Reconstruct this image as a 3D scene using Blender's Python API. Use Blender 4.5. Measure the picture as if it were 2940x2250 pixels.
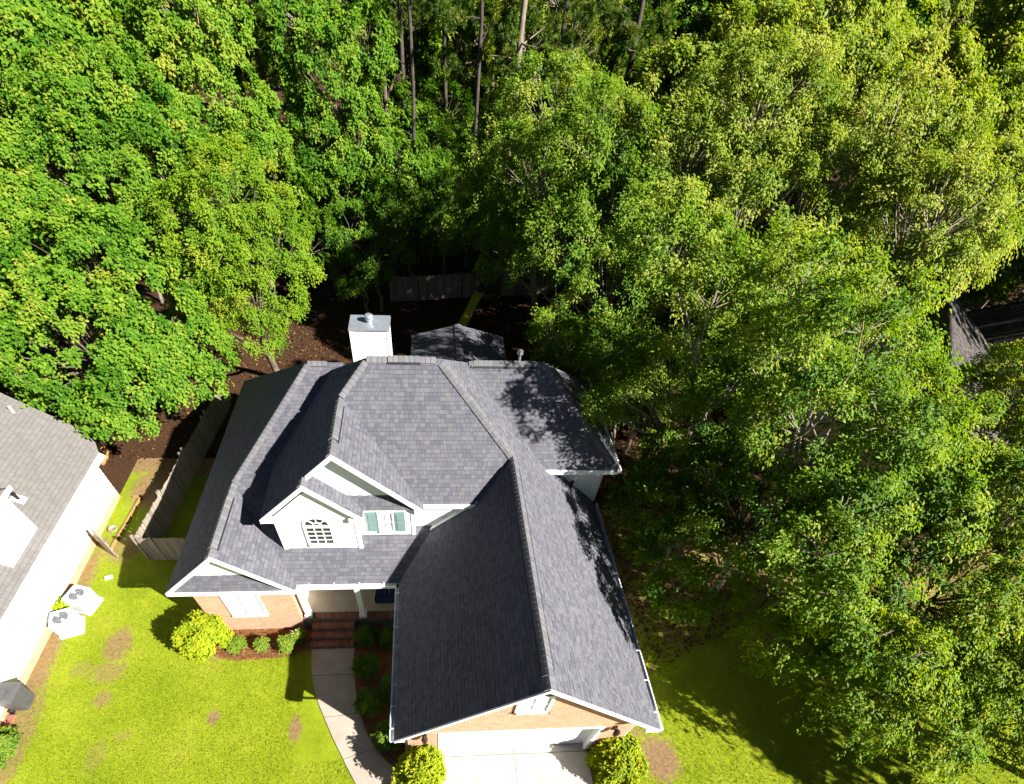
import bpy, math, random
import numpy as np
from mathutils import Vector, Matrix

random.seed(7)
rng = np.random.default_rng(11)
R_ = math.radians
for o in list(bpy.data.objects):
    bpy.data.objects.remove(o)
scene = bpy.context.scene
C = scene.collection

# ------------------------------------------------------------------ camera
CAM = Vector((-0.416, -7.414, 16.253))
cd = bpy.data.cameras.new('camera')
cam = bpy.data.objects.new('camera', cd)
C.objects.link(cam)
cam.location = CAM
cam.rotation_mode = 'XYZ'
cam.rotation_euler = (0.62316, -0.04561, -0.05414)
cd.sensor_fit = 'HORIZONTAL'
cd.sensor_width = 36.0
cd.lens = 1384.637 * 36.0 / 2940.0
cd.shift_x = 130.531 / 2940.0
cd.shift_y = 530.655 / 2940.0
cd.clip_start = 0.1
cd.clip_end = 2000
scene.camera = cam

# ------------------------------------------------------------------ sky, sun, exposure
SUN_AZ, SUN_EL = R_(-33.0), R_(33.5)
w = bpy.data.worlds.new('World')
scene.world = w
w.use_nodes = True
nt = w.node_tree
sky = nt.nodes.new('ShaderNodeTexSky')
sky.sky_type = 'NISHITA'
sky.sun_disc = False
sky.sun_elevation = SUN_EL
sky.sun_rotation = math.pi / 2 - SUN_AZ
nt.links.new(sky.outputs[0], nt.nodes['Background'].inputs[0])
sky.air_density = 0.15
sky.dust_density = 0.1
nt.nodes['Background'].inputs[1].default_value = 0.05
sd = bpy.data.lights.new('sun', 'SUN')
sun = bpy.data.objects.new('sun', sd)
C.objects.link(sun)
sd.energy = 5.0
sd.angle = R_(0.53)
sd.color = (1.0, 0.95, 0.87)
to_sun = Vector((math.cos(SUN_EL) * math.cos(SUN_AZ), math.cos(SUN_EL) * math.sin(SUN_AZ), math.sin(SUN_EL)))
sun.rotation_euler = (-to_sun).to_track_quat('-Z', 'Y').to_euler()
sun.location = to_sun * 60
scene.view_settings.view_transform = 'Standard'
scene.view_settings.look = 'None'
scene.view_settings.gamma = 1
scene.view_settings.use_curve_mapping = False
scene.view_settings.exposure = 1.72

# ------------------------------------------------------------------ materials
M = {}


class NB:
    def __init__(s, name):
        s.m = bpy.data.materials.new(name)
        s.m.use_nodes = True
        s.t = s.m.node_tree
        s.b = s.t.nodes['Principled BSDF']
        s.out = s.t.nodes['Material Output']
        M[name] = s.m

    def n(s, typ, **kw):
        n = s.t.nodes.new('ShaderNode' + typ)
        for k, v in kw.items():
            if k in ('blend_type', 'data_type', 'operation', 'attribute_name', 'noise_dimensions', 'feature', 'wave_type', 'bands_direction', 'clamp', 'clamp_factor'):
                setattr(n, k, v)
            else:
                n.inputs[k].default_value = v
        return n

    def l(s, a, b):
        s.t.links.new(a, b)

    def ramp(s, fac, stops):
        r = s.t.nodes.new('ShaderNodeValToRGB')
        e = r.color_ramp.elements
        while len(e) < len(stops):
            e.new(0.5)
        for el, (p, c) in zip(e, stops):
            el.position = p
            el.color = (*c, 1) if len(c) == 3 else c
        s.l(fac, r.inputs[0])
        return r.outputs[0]

    def noise(s, scale, detail=4, rough=0.6, vec=None, dist=0.0):
        n = s.n('TexNoise', Scale=scale, Detail=detail, Roughness=rough, Distortion=dist)
        s.l(vec if vec is not None else s.pos(), n.inputs['Vector'])
        return n.outputs[0]

    def pos(s):
        if not hasattr(s, 'g'):
            s.g = s.t.nodes.new('ShaderNodeNewGeometry')
        return s.g.outputs['Position']

    def mix(s, fac, a, b, bt='MIX'):
        n = s.t.nodes.new('ShaderNodeMix')
        n.data_type = 'RGBA'
        n.blend_type = bt
        for sock, v in ((n.inputs[0], fac), (n.inputs[6], a), (n.inputs[7], b)):
            if hasattr(v, 'node'):
                s.l(v, sock)
            elif isinstance(v, (int, float)):
                sock.default_value = v
            else:
                sock.default_value = (*v, 1)
        return n.outputs[2]

    def math(s, op, a, b=None, c=None):
        n = s.t.nodes.new('ShaderNodeMath')
        n.operation = op
        for i, v in enumerate((a, b, c)):
            if v is None:
                continue
            if hasattr(v, 'node'):
                s.l(v, n.inputs[i])
            else:
                n.inputs[i].default_value = v
        return n.outputs[0]

    def bump(s, h, strength=0.4, dist=0.02):
        n = s.n('Bump', Strength=strength, Distance=dist)
        s.l(h, n.inputs['Height'])
        s.l(n.outputs[0], s.b.inputs['Normal'])

    def col(s, c):
        if hasattr(c, 'node'):
            s.l(c, s.b.inputs['Base Color'])
        else:
            s.b.inputs['Base Color'].default_value = (*c, 1)

    def rough(s, r, spec=None):
        s.b.inputs['Roughness'].default_value = r
        if spec is not None:
            s.b.inputs['Specular IOR Level'].default_value = spec


def simple(name, c, rough=0.6, var=0.12, scale=6.0, bump=0.0, spec=0.4, metal=0.0):
    m = NB(name)
    n = m.noise(scale, 5)
    lo = tuple(x * (1 - var) for x in c)
    hi = tuple(min(1, x * (1 + var)) for x in c)
    m.col(m.ramp(n, [(0.3, lo), (0.7, hi)]))
    m.rough(rough, spec)
    m.b.inputs['Metallic'].default_value = metal
    if bump:
        m.bump(m.noise(scale * 6, 3), bump, 0.01)
    return m.m


def shingle_mat(name, stops, rough=0.85):
    m = NB(name)
    m.pos()
    oi = m.t.nodes.new('ShaderNodeObjectInfo')
    r = m.math('FRACT', m.math('ADD', m.g.outputs['Random Per Island'], oi.outputs['Random']))
    c = m.ramp(r, stops)
    gr = m.noise(220, 2, 0.7)
    c = m.mix(0.55, c, m.ramp(gr, [(0.3, (0.45, 0.45, 0.45)), (0.7, (1.6, 1.6, 1.6))]), 'MULTIPLY')
    big = m.noise(0.5, 3)
    c = m.mix(0.5, c, m.ramp(big, [(0.3, (0.92, 0.92, 0.94)), (0.7, (1.07, 1.07, 1.05))]), 'MULTIPLY')
    m.col(c)
    m.rough(rough, 0.25)
    m.bump(gr, 0.12, 0.003)
    return m.m


shingle_mat('shingle', [(0.0, (0.076, 0.076, 0.093)), (0.3, (0.09, 0.09, 0.109)), (0.7, (0.104, 0.104, 0.124)), (0.95, (0.118, 0.118, 0.138)), (1.0, (0.11, 0.106, 0.108))])
shingle_mat('sunlit_cap_shingle', [(0.0, (0.1, 0.1, 0.113)), (0.5, (0.122, 0.122, 0.134)), (1.0, (0.14, 0.14, 0.15))])  # lighter copy of shingle: sun on the upturned caps put into the colour
shingle_mat('shingle_brown', [(0.0, (0.04, 0.034, 0.032)), (0.5, (0.065, 0.055, 0.052)), (1.0, (0.1, 0.088, 0.082))])
shingle_mat('shingle_taupe', [(0.0, (0.125, 0.118, 0.114)), (0.5, (0.136, 0.128, 0.124)), (1.0, (0.148, 0.14, 0.135))])
simple('deck', (0.02, 0.02, 0.022), 0.9)
simple('dark', (0.012, 0.012, 0.014), 0.6)
simple('white_paint', (0.8, 0.8, 0.79), 0.45, 0.03, 3)
simple('white_metal', (0.78, 0.79, 0.8), 0.35, 0.04, 4)
simple('grey_metal', (0.42, 0.46, 0.52), 0.35, 0.15, 3, metal=0.6)
simple('glass_dark', (0.02, 0.022, 0.025), 0.08, 0.2, 2, spec=0.6)
simple('blind', (0.62, 0.62, 0.6), 0.6, 0.05, 3)
simple('mint', (0.145, 0.225, 0.225), 0.5, 0.06, 5)
simple('ac_white', (0.62, 0.63, 0.64), 0.45, 0.05, 4)
simple('bin_grey', (0.065, 0.067, 0.07), 0.5, 0.15, 5)
simple('navy', (0.012, 0.02, 0.075), 0.8, 0.3, 14, 0.3)
simple('slide_yellow', (0.5, 0.42, 0.02), 0.4, 0.1, 4)
simple('cedar', (0.3, 0.17, 0.07), 0.7, 0.3, 9, 0.3)
simple('dark_wood', (0.03, 0.02, 0.014), 0.8, 0.4, 9)
simple('bronze', (0.03, 0.024, 0.018), 0.4, 0.2, 9, metal=0.5)
simple('bark', (0.11, 0.085, 0.06), 0.9, 0.45, 4, 0.6)
simple('bark_pale', (0.19, 0.16, 0.12), 0.9, 0.35, 5, 0.5)
simple('bark_pine', (0.055, 0.045, 0.036), 0.9, 0.5, 5, 0.8)
simple('stone', (0.25, 0.22, 0.19), 0.9, 0.3, 6, 0.4)
simple('flower', (0.7, 0.35, 0.42), 0.6, 0.2, 20)


def concrete(name, c):
    m = NB(name)
    n = m.noise(1.6, 6, 0.65)
    n2 = m.noise(60, 2)
    col = m.ramp(n, [(0.3, tuple(x * 0.82 for x in c)), (0.7, tuple(x * 1.1 for x in c))])
    col = m.mix(0.35, col, m.ramp(n2, [(0.3, (0.75, 0.75, 0.75)), (0.7, (1.2, 1.2, 1.2))]), 'MULTIPLY')
    m.col(col)
    m.rough(0.85, 0.3)
    m.bump(n2, 0.25, 0.01)


concrete('concrete', (0.4, 0.37, 0.33))
concrete('concrete_walk', (0.36, 0.31, 0.26))
concrete('porch_floor', (0.5, 0.42, 0.3))


def brick(name, c1, c2, mortar, axis='xz'):
    m = NB(name)
    mp = m.t.nodes.new('ShaderNodeSeparateXYZ')
    m.l(m.pos(), mp.inputs[0])
    cb = m.t.nodes.new('ShaderNodeCombineXYZ')
    if axis == 'xz':
        m.l(m.math('ADD', mp.outputs[0], mp.outputs[1]), cb.inputs[0])
        m.l(mp.outputs[2], cb.inputs[1])
    else:
        m.l(mp.outputs[0], cb.inputs[0])
        m.l(mp.outputs[1], cb.inputs[1])
    b = m.n('TexBrick', Scale=1.0)
    b.inputs['Brick Width'].default_value = 0.21
    b.inputs['Row Height'].default_value = 0.075
    b.inputs['Mortar Size'].default_value = 0.006
    b.inputs['Mortar Smooth'].default_value = 0.2
    b.inputs['Color1'].default_value = (*c1, 1)
    b.inputs['Color2'].default_value = (*c2, 1)
    b.inputs['Mortar'].default_value = (*mortar, 1)
    m.l(cb.outputs[0], b.inputs['Vector'])
    n = m.noise(9, 5)
    m.col(m.mix(0.6, b.outputs[0], m.ramp(n, [(0.3, (0.75, 0.72, 0.7)), (0.7, (1.2, 1.2, 1.2))]), 'MULTIPLY'))
    m.rough(0.9, 0.25)
    m.bump(b.outputs[1], -0.6, 0.008)


brick('brick_wall', (0.52, 0.27, 0.17), (0.44, 0.21, 0.125), (0.55, 0.42, 0.32))
simple('brick_red', (0.2, 0.075, 0.045), 0.9, 0.35, 14, 0.4)
simple('brick_red2', (0.25, 0.105, 0.065), 0.9, 0.35, 14, 0.4)
simple('mortar', (0.2, 0.16, 0.13), 0.95, 0.2, 9)


def wood_fence(name, a, b):
    m = NB(name)
    oi = m.t.nodes.new('ShaderNodeObjectInfo')
    mp = m.n('Mapping')
    mp.inputs['Scale'].default_value = (18, 18, 1.5)
    m.l(m.pos(), mp.inputs[0])
    n = m.noise(1.0, 6, 0.7, vec=mp.outputs[0])
    c = m.ramp(n, [(0.28, a), (0.72, b)])
    c = m.mix(0.8, c, m.ramp(oi.outputs['Random'], [(0, (0.7, 0.68, 0.66)), (1, (1.25, 1.2, 1.15))]), 'MULTIPLY')
    m.col(c)
    m.rough(0.9, 0.2)
    m.bump(n, 0.5, 0.01)


wood_fence('fence_wood', (0.15, 0.125, 0.1), (0.34, 0.3, 0.25))


def mulch(name, c1, c2, c3):
    m = NB(name)
    n = m.noise(14, 8, 0.75, dist=1.5)
    n2 = m.noise(45, 3, 0.6)
    c = m.ramp(n, [(0.3, c1), (0.5, c2), (0.72, c3)])
    c = m.mix(0.5, c, m.ramp(n2, [(0.3, (0.5, 0.5, 0.5)), (0.7, (1.4, 1.4, 1.4))]), 'MULTIPLY')
    m.col(c)
    m.rough(0.95, 0.15)
    m.bump(n2, 0.9, 0.03)


mulch('mulch', (0.13, 0.055, 0.022), (0.25, 0.11, 0.045), (0.34, 0.17, 0.08))
mulch('litter', (0.02, 0.011, 0.006), (0.05, 0.025, 0.012), (0.11, 0.055, 0.026))


def lawn_mat():
    m = NB('lawn')
    n1 = m.noise(0.55, 5, 0.6)
    n2 = m.noise(5, 5, 0.7)
    n3 = m.noise(38, 4, 0.75)
    g = m.ramp(n1, [(0.3, (0.165, 0.225, 0.006)), (0.55, (0.23, 0.285, 0.012)), (0.75, (0.285, 0.31, 0.03))])
    g = m.mix(0.5, g, m.ramp(n2, [(0.3, (0.7, 0.75, 0.6)), (0.7, (1.25, 1.2, 1.2))]), 'MULTIPLY')
    g = m.mix(0.7, g, m.ramp(n3, [(0.25, (0.45, 0.5, 0.4)), (0.7, (1.4, 1.35, 1.3))]), 'MULTIPLY')
    soil = m.ramp(m.noise(7, 6, 0.7), [(0.3, (0.15, 0.09, 0.045)), (0.7, (0.3, 0.19, 0.1))])
    # worn patches: soft ellipses with ragged edges
    xyz = m.t.nodes.new('ShaderNodeSeparateXYZ')
    m.l(m.pos(), xyz.inputs[0])
    edge = m.noise(4.5, 7, 0.72)
    mask = None
    for (cx, cy, rx, ry, k) in DIRT:
        dx = m.math('DIVIDE', m.math('SUBTRACT', xyz.outputs[0], cx), rx)
        dy = m.math('DIVIDE', m.math('SUBTRACT', xyz.outputs[1], cy), ry)
        d = m.math('SQRT', m.math('ADD', m.math('MULTIPLY', dx, dx), m.math('MULTIPLY', dy, dy)))
        d = m.math('ADD', d, m.math('MULTIPLY', m.math('SUBTRACT', edge, 0.5), 2.6))
        f = m.math('MULTIPLY', m.math('SMOOTHSTEP', d, 1.25, 0.65) if False else m.math('MINIMUM', m.math('MAXIMUM', m.math('MULTIPLY', m.math('SUBTRACT', 1.2, d), 2.2), 0.0), 1.0), k)
        mask = f if mask is None else m.math('MAXIMUM', mask, f)
    # leaf litter under the trees on the right
    fx = m.math('MINIMUM', m.math('MAXIMUM', m.math('MULTIPLY', m.math('ADD', xyz.outputs[1], -0.5), 0.35), 0.0), 1.0)
    gx = m.math('MINIMUM', m.math('MAXIMUM', m.math('SUBTRACT', xyz.outputs[0], 5.2), 0.0), 1.0)
    lit = m.math('MULTIPLY', m.math('MULTIPLY', fx, gx), m.math('MINIMUM', m.math('MULTIPLY', m.noise(0.9, 4), 1.7), 1.0))
    mask = m.math('MAXIMUM', mask, lit)
    m.col(m.mix(mask, g, soil))
    m.rough(0.95, 0.15)
    m.bump(n3, 0.9, 0.04)


DIRT = [(-11.9, 1.45, 0.45, 0.7, .85), (-11.85, 0.4, 0.6, 0.45, .6), (-11.7, -0.6, 0.3, 0.3, .7), (-12.8, 0.5, .4, .3, .4),
        (-7.85, -1.4, 0.2, 0.25, .9), (-5.1, -1.9, 0.22, 0.45, .9), (7.0, -3.35, 0.65, 0.75, 1.0), (6.2, -2.5, 0.5, 0.25, .7),
        (-14.2, 2.0, .35, 4.5, .9), (-14.3, 0.3, .55, 1.4, .8), (-13.9, -2.2, .5, 2.2, .75), (-13.3, 6.0, .8, .8, .7), (-13.2, 9.6, .9, 1.3, .95),
        (-11.2, -2.5, .3, .5, .35), (-10.6, -1.9, .3, .2, .35), (12.6, 0.6, .8, .7, .7), (9.2, 1.4, .9, .7, .6), (-8.2, 2.4, 0.5, 1.6, 0.8), (-11.6, 11.5, 4.0, 1.3, 1.0)]
lawn_mat()


def leaf_mat(name, stops, transl=0.32, rough=0.5, spec=0.35, gain=1.0):
    m = NB(name)
    a = m.t.nodes.new('ShaderNodeAttribute')
    a.attribute_name = 'tint'
    c = m.ramp(a.outputs['Fac'], [(p_, tuple(x * gain for x in q_)) for p_, q_ in stops])
    m.col(c)
    m.rough(rough, spec)
    tr = m.t.nodes.new('ShaderNodeBsdfTranslucent')
    hs = m.n('HueSaturation', Saturation=1.1, Value=1.25)
    hs.inputs['Hue'].default_value = 0.487
    m.l(c, hs.inputs['Color'])
    m.l(hs.outputs[0], tr.inputs[0])
    mx = m.t.nodes.new('ShaderNodeMixShader')
    mx.inputs[0].default_value = transl
    m.l(m.b.outputs[0], mx.inputs[1])
    m.l(tr.outputs[0], mx.inputs[2])
    m.l(mx.outputs[0], m.out.inputs[0])


leaf_mat('leaf_maple', [(0, (0.045, 0.135, 0.006)), (0.45, (0.11, 0.235, 0.014)), (0.8, (0.18, 0.295, 0.022)), (1, (0.27, 0.31, 0.035))], 0.45, 0.55, 0.15)
leaf_mat('leaf_lime', [(0, (0.07, 0.16, 0.005)), (0.45, (0.13, 0.24, 0.009)), (0.8, (0.18, 0.28, 0.012)), (1, (0.25, 0.29, 0.022))], 0.4, 0.55, 0.15)
leaf_mat('leaf_oak', [(0, (0.07, 0.14, 0.008)), (0.45, (0.165, 0.245, 0.022)), (0.8, (0.245, 0.31, 0.045)), (1, (0.33, 0.34, 0.07))], 0.46, 0.5, 0.22, 1.1)
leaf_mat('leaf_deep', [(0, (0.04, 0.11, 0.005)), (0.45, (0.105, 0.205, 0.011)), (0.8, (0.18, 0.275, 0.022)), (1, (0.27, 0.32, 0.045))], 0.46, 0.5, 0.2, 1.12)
leaf_mat('leaf_elm', [(0, (0.05, 0.13, 0.005)), (0.45, (0.125, 0.22, 0.009)), (0.8, (0.2, 0.285, 0.014)), (1, (0.29, 0.31, 0.022))], 0.46, 0.5, 0.18, 1.12)
leaf_mat('leaf_pine', [(0, (0.03, 0.08, 0.008)), (0.5, (0.085, 0.15, 0.014)), (1, (0.18, 0.22, 0.03))], 0.2, 0.5, 0.2)
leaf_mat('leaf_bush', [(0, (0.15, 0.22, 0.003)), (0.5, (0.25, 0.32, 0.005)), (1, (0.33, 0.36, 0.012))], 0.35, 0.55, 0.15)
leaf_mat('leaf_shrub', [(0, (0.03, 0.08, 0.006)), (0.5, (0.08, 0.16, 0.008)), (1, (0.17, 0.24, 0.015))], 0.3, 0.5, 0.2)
leaf_mat('grass_blade', [(0, (0.1, 0.165, 0.004)), (0.5, (0.215, 0.28, 0.01)), (1, (0.38, 0.37, 0.06))], 0.3, 0.6, 0.12)
leaf_mat('needle_straw', [(0, (0.12, 0.05, 0.02)), (0.5, (0.24, 0.11, 0.045)), (1, (0.38, 0.22, 0.1))], 0.1, 0.8, 0.1)
leaf_mat('fallen_leaf', [(0, (0.03, 0.014, 0.007)), (0.5, (0.09, 0.04, 0.017)), (1, (0.22, 0.11, 0.05))], 0.1, 0.8, 0.1)


# ------------------------------------------------------------------ mesh helpers
class MB:
    def __init__(s):
        s.v = []
        s.f = []

    def quad(s, a, b, c, d):
        i = len(s.v)
        s.v += [tuple(a), tuple(b), tuple(c), tuple(d)]
        s.f.append((i, i + 1, i + 2, i + 3))

    def poly(s, pts):
        i = len(s.v)
        s.v += [tuple(p) for p in pts]
        s.f.append(tuple(range(i, i + len(pts))))

    def box(s, x0, x1, y0, y1, z0, z1):
        s.hexa([(x0, y0, z0), (x1, y0, z0), (x1, y1, z0), (x0, y1, z0), (x0, y0, z1), (x1, y0, z1), (x1, y1, z1), (x0, y1, z1)])
        return s

    def hexa(s, p):
        i = len(s.v)
        s.v += [tuple(q) for q in p]
        for f in ((3, 2, 1, 0), (4, 5, 6, 7), (0, 1, 5, 4), (1, 2, 6, 5), (2, 3, 7, 6), (3, 0, 4, 7)):
            s.f.append(tuple(i + k for k in f))
        return s

    def prism(s, pts, vec):
        vec = Vector(vec)
        n = len(pts)
        i = len(s.v)
        s.v += [tuple(p) for p in pts] + [tuple(Vector(p) + vec) for p in pts]
        s.f.append(tuple(i + k for k in range(n))[::-1])
        s.f.append(tuple(i + n + k for k in range(n)))
        for k in range(n):
            a, b = k, (k + 1) % n
            s.f.append((i + a, i + b, i + n + b, i + n + a))
        return s

    def board(s, A, B, wv, tv):
        A, B, wv, tv = map(Vector, (A, B, wv, tv))
        s.hexa([A, B, B + tv, A + tv, A + wv, B + wv, B + wv + tv, A + wv + tv])
        return s

    def tube(s, pts, rad, n=6, cap=True):
        pts = [Vector(p) for p in pts]
        base = len(s.v)
        up = Vector((0.31, 0.17, 0.93))
        for k, p in enumerate(pts):
            t = (pts[min(k + 1, len(pts) - 1)] - pts[max(k - 1, 0)])
            t = t.normalized() if t.length > 1e-6 else Vector((0, 0, 1))
            a = t.cross(up)
            if a.length < 1e-3:
                a = t.cross(Vector((1, 0, 0)))
            a.normalize()
            b = t.cross(a)
            r = rad[k] if hasattr(rad, '__len__') else rad
            for j in range(n):
                an = 2 * math.pi * j / n
                s.v.append(tuple(p + a * (r * math.cos(an)) + b * (r * math.sin(an))))
        for k in range(len(pts) - 1):
            for j in range(n):
                a, b = base + k * n + j, base + k * n + (j + 1) % n
                s.f.append((a, b, b + n, a + n))
        if cap:
            s.f.append(tuple(base + j for j in range(n))[::-1])
            s.f.append(tuple(base + (len(pts) - 1) * n + j for j in range(n)))
        return s

    def cyl(s, x, y, z0, z1, r, n=12, r2=None):
        return s.tube([(x, y, z0), (x, y, z1)], [r, r if r2 is None else r2], n)

    def mesh(s, name, mat, off=(0, 0, 0), smooth=False):
        me = bpy.data.meshes.new(name)
        ox, oy, oz = off
        me.from_pydata([(a - ox, b - oy, c - oz) for a, b, c in s.v], [], s.f)
        if mat:
            me.materials.append(M[mat])
        if smooth:
            me.polygons.foreach_set('use_smooth', [True] * len(me.polygons))
        me.update()
        return me


def root_of(p):
    while p.parent:
        p = p.parent
    return p


def part(name, mb, mat, parent, label=None, smooth=False, kind=None):
    off = root_of(parent).location
    o = bpy.data.objects.new(name, mb.mesh(name, mat, off, smooth))
    C.objects.link(o)
    o.parent = parent
    if label:
        o['label'] = label
    if kind:
        o['kind'] = kind
    return o


def thing(name, label, cat, loc=(0, 0, 0), group=None):
    o = bpy.data.objects.new(name, None)
    o.empty_display_size = 0.3
    C.objects.link(o)
    o.location = loc
    o['label'] = label
    o['category'] = cat
    if group:
        o['group'] = group
    return o


def solo(name, mb, mat, label, cat, group=None, smooth=False):
    o = bpy.data.objects.new(name, mb.mesh(name, mat, (0, 0, 0), smooth))
    C.objects.link(o)
    o['label'] = label
    o['category'] = cat
    if group:
        o['group'] = group
    return o


def struct(name, mb, mat, kind='structure'):
    o = bpy.data.objects.new(name, mb.mesh(name, mat))
    C.objects.link(o)
    o['kind'] = kind
    return o


def place(name, me, parent, loc, mat3=None):
    o = bpy.data.objects.new(name, me)
    C.objects.link(o)
    o.parent = parent
    m = (mat3.to_4x4() if mat3 is not None else Matrix.Identity(4))
    m.translation = Vector(loc) - root_of(parent).location
    o.matrix_local = m
    return o


def np_mesh(name, V, F, mat, tint=None):
    """V (n,3), F (m,k) arrays, one tint value per vertex"""
    me = bpy.data.meshes.new(name)
    n, m, k = len(V), len(F), F.shape[1]
    me.vertices.add(n)
    me.vertices.foreach_set('co', V.astype(np.float32).ravel())
    me.loops.add(m * k)
    me.loops.foreach_set('vertex_index', F.astype(np.int32).ravel())
    me.polygons.add(m)
    me.polygons.foreach_set('loop_start', np.arange(0, m * k, k, dtype=np.int32))
    me.materials.append(M[mat])
    if tint is not None:
        at = me.attributes.new('tint', 'FLOAT', 'POINT')
        at.data.foreach_set('value', tint.astype(np.float32))
    me.update(calc_edges=True)
    return me


def norm(a):
    return a / np.maximum(np.linalg.norm(a, axis=-1, keepdims=True), 1e-9)


def leaves(pos, nrm, dirv, L, asp, tint, fold=0.22):
    """folded diamond leaves: 4 vertices, 2 triangles each"""
    nrm = norm(nrm)
    dirv = norm(dirv - nrm * np.sum(dirv * nrm, 1, keepdims=True))
    side = np.cross(nrm, dirv)
    L = L[:, None]
    b = pos
    t = pos + dirv * L - nrm * L * 0.12
    mid = pos + dirv * L * 0.45
    l = mid + side * L * asp * 0.5 + nrm * L * fold * asp
    r = mid - side * L * asp * 0.5 + nrm * L * fold * asp
    V = np.stack([b, l, t, r], 1).reshape(-1, 3)
    i = np.arange(len(pos))[:, None] * 4
    F = np.concatenate([i + np.array([[0, 2, 1]]), i + np.array([[0, 3, 2]])], 1).reshape(-1, 3)
    return V, F, np.repeat(np.clip(tint, 0, 1), 4)


def sph(n):
    return norm(rng.normal(size=(n, 3)))


def foliage(lobes, dens=1.0, sub=0.8, twigs=13, nl=12, leaf=0.16, asp=0.75, droop=0.25, spread=0.11, tl=1.0, up=0.7, low=-0.35, tmix=(0.5, 0.2, 0.15)):
    """clumpy crown: lobes > sub-clumps > twigs > leaves. Returns (V,F,tint, sub centres, lobe index)"""
    subs, outs, own = [], [], []
    for k, (cx, cy, cz, rx, ry, rz) in enumerate(lobes):
        c = np.array([cx, cy, cz])
        r = np.array([rx, ry, rz])
        area = 4 * math.pi * ((rx * ry) ** 1.6 / 3 + (rx * rz) ** 1.6 / 3 + (ry * rz) ** 1.6 / 3) ** (1 / 1.6)
        n = max(5, int(dens * area * 0.75 / (sub * sub * 1.5)))
        d = sph(n * 4)
        d = d[d[:, 2] > low][:n]
        rr = rng.uniform(0.68, 1.02, (len(d), 1)) ** 0.6
        p = c + d * r * rr
        # keep clumps that are not buried deep in another lobe
        keep = np.ones(len(p), bool)
        for q, o in enumerate(lobes):
            if q != k:
                keep &= (((p - np.array(o[:3])) / np.array(o[3:])) ** 2).sum(1) > 0.42
        subs.append(p[keep])
        outs.append(norm(d / r)[keep])
        own.append(np.full(keep.sum(), k))
    S = np.concatenate(subs)
    O = np.concatenate(outs)
    K = np.concatenate(own)
    far = (O * norm(np.array(CAM) - S)).sum(1)
    ok = (far > -0.25) | (rng.uniform(size=len(S)) < 0.35)
    S, O, K = S[ok], O[ok], K[ok]
    n = len(S)
    sr = rng.uniform(0.6, 1.15, n) * sub
    # twigs
    tdir = norm(O[:, None, :] * 0.75 + sph(n * twigs).reshape(n, twigs, 3) * 0.95 + np.array([0, 0, 0.22]))
    tlen = (sr[:, None] * rng.uniform(0.55, 1.15, (n, twigs)) * tl)
    t = rng.uniform(0.25, 1.0, (n, twigs, nl)) ** 0.7
    P = S[:, None, None, :] + tdir[:, :, None, :] * (tlen[:, :, None] * t)[..., None]
    P = P + rng.normal(size=P.shape) * spread
    P[..., 2] -= droop * tlen[:, :, None] * t * t
    tan = tdir[:, :, None, :] + np.array([0, 0, -1.0]) * (2 * droop * t)[..., None]
    D = norm(tan + rng.normal(size=P.shape) * 0.75)
    N = norm(np.array([0, 0, up * 0.55]) + np.array(to_sun) * 0.7 + O[:, None, None, :] * 0.3 + tdir[:, :, None, :] * 0.12 + rng.normal(size=P.shape) * 0.34)
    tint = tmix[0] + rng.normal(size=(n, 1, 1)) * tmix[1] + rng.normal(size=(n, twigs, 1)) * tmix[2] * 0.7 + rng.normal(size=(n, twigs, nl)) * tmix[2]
    Ls = leaf * rng.uniform(0.65, 1.25, P.shape[:3])
    V, F, T = leaves(P.reshape(-1, 3), N.reshape(-1, 3), D.reshape(-1, 3), Ls.ravel(), asp, tint.ravel())
    return V, F, T, S, K


def np_part(name, V, F, T, mat, parent, kind=None):
    me = np_mesh(name, V - np.array(root_of(parent).location), F, mat, T)
    o = bpy.data.objects.new(name, me)
    C.objects.link(o)
    o.parent = parent
    if kind:
        o['kind'] = kind
    return o


def wander(a, b, n, amp):
    a, b = Vector(a), Vector(b)
    return [a.lerp(b, k / n) + Vector((random.uniform(-amp, amp), random.uniform(-amp, amp), random.uniform(-amp, amp) * 0.5)) * (0 if k in (0, n) else 1) for k in range(n + 1)]


def tree(name, label, base, lobes, mat, bark='bark', r0=0.22, group=None, cat='tree', twig_show=0.5, **kw):
    base = Vector(base)
    t = thing(name, label, cat, base, group)
    V, F, T, S, K = foliage(lobes, **kw)
    np_part('crown', V, F, T, mat, t)
    L = np.array(lobes)
    zc = float((L[:, 2]).mean())
    top = Vector((float(L[:, 0].mean()), float(L[:, 1].mean()), zc + 0.3 * float(L[:, 5].max())))
    tp = wander(base, top, 6, 0.18)
    tb = MB()
    tb.tube([base + Vector((0, 0, -0.2))] + tp, [r0 * 1.35] + [r0 * (1 - 0.75 * k / 6) for k in range(7)], 9)
    part('trunk', tb, bark, t, smooth=True)
    bb = MB()
    for k, lo in enumerate(lobes):
        c = Vector(lo[:3]) - Vector((0, 0, lo[5] * 0.35))
        f = min(0.95, max(0.25, (c.z - base.z) / max(0.1, top.z - base.z) - 0.3))
        i = f * 6
        s0 = tp[int(i)].lerp(tp[min(6, int(i) + 1)], i - int(i))
        rb = r0 * (1 - 0.75 * f) * 0.62
        bb.tube(wander(s0, c, 4, 0.16), [rb * (1 - 0.14 * j) for j in range(5)], 6, False)
        for p in S[K == k]:
            if random.random() < twig_show:
                p = Vector(p)
                q = c.lerp(p, random.uniform(0.0, 0.25))
                bb.tube(wander(q, p + (p - c) * 0.15, 3, 0.1), [rb * 0.42, rb * 0.3, rb * 0.2, 0.008], 4, False)
    part('branches', bb, bark, t, smooth=True, kind='stuff')
    return t


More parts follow.
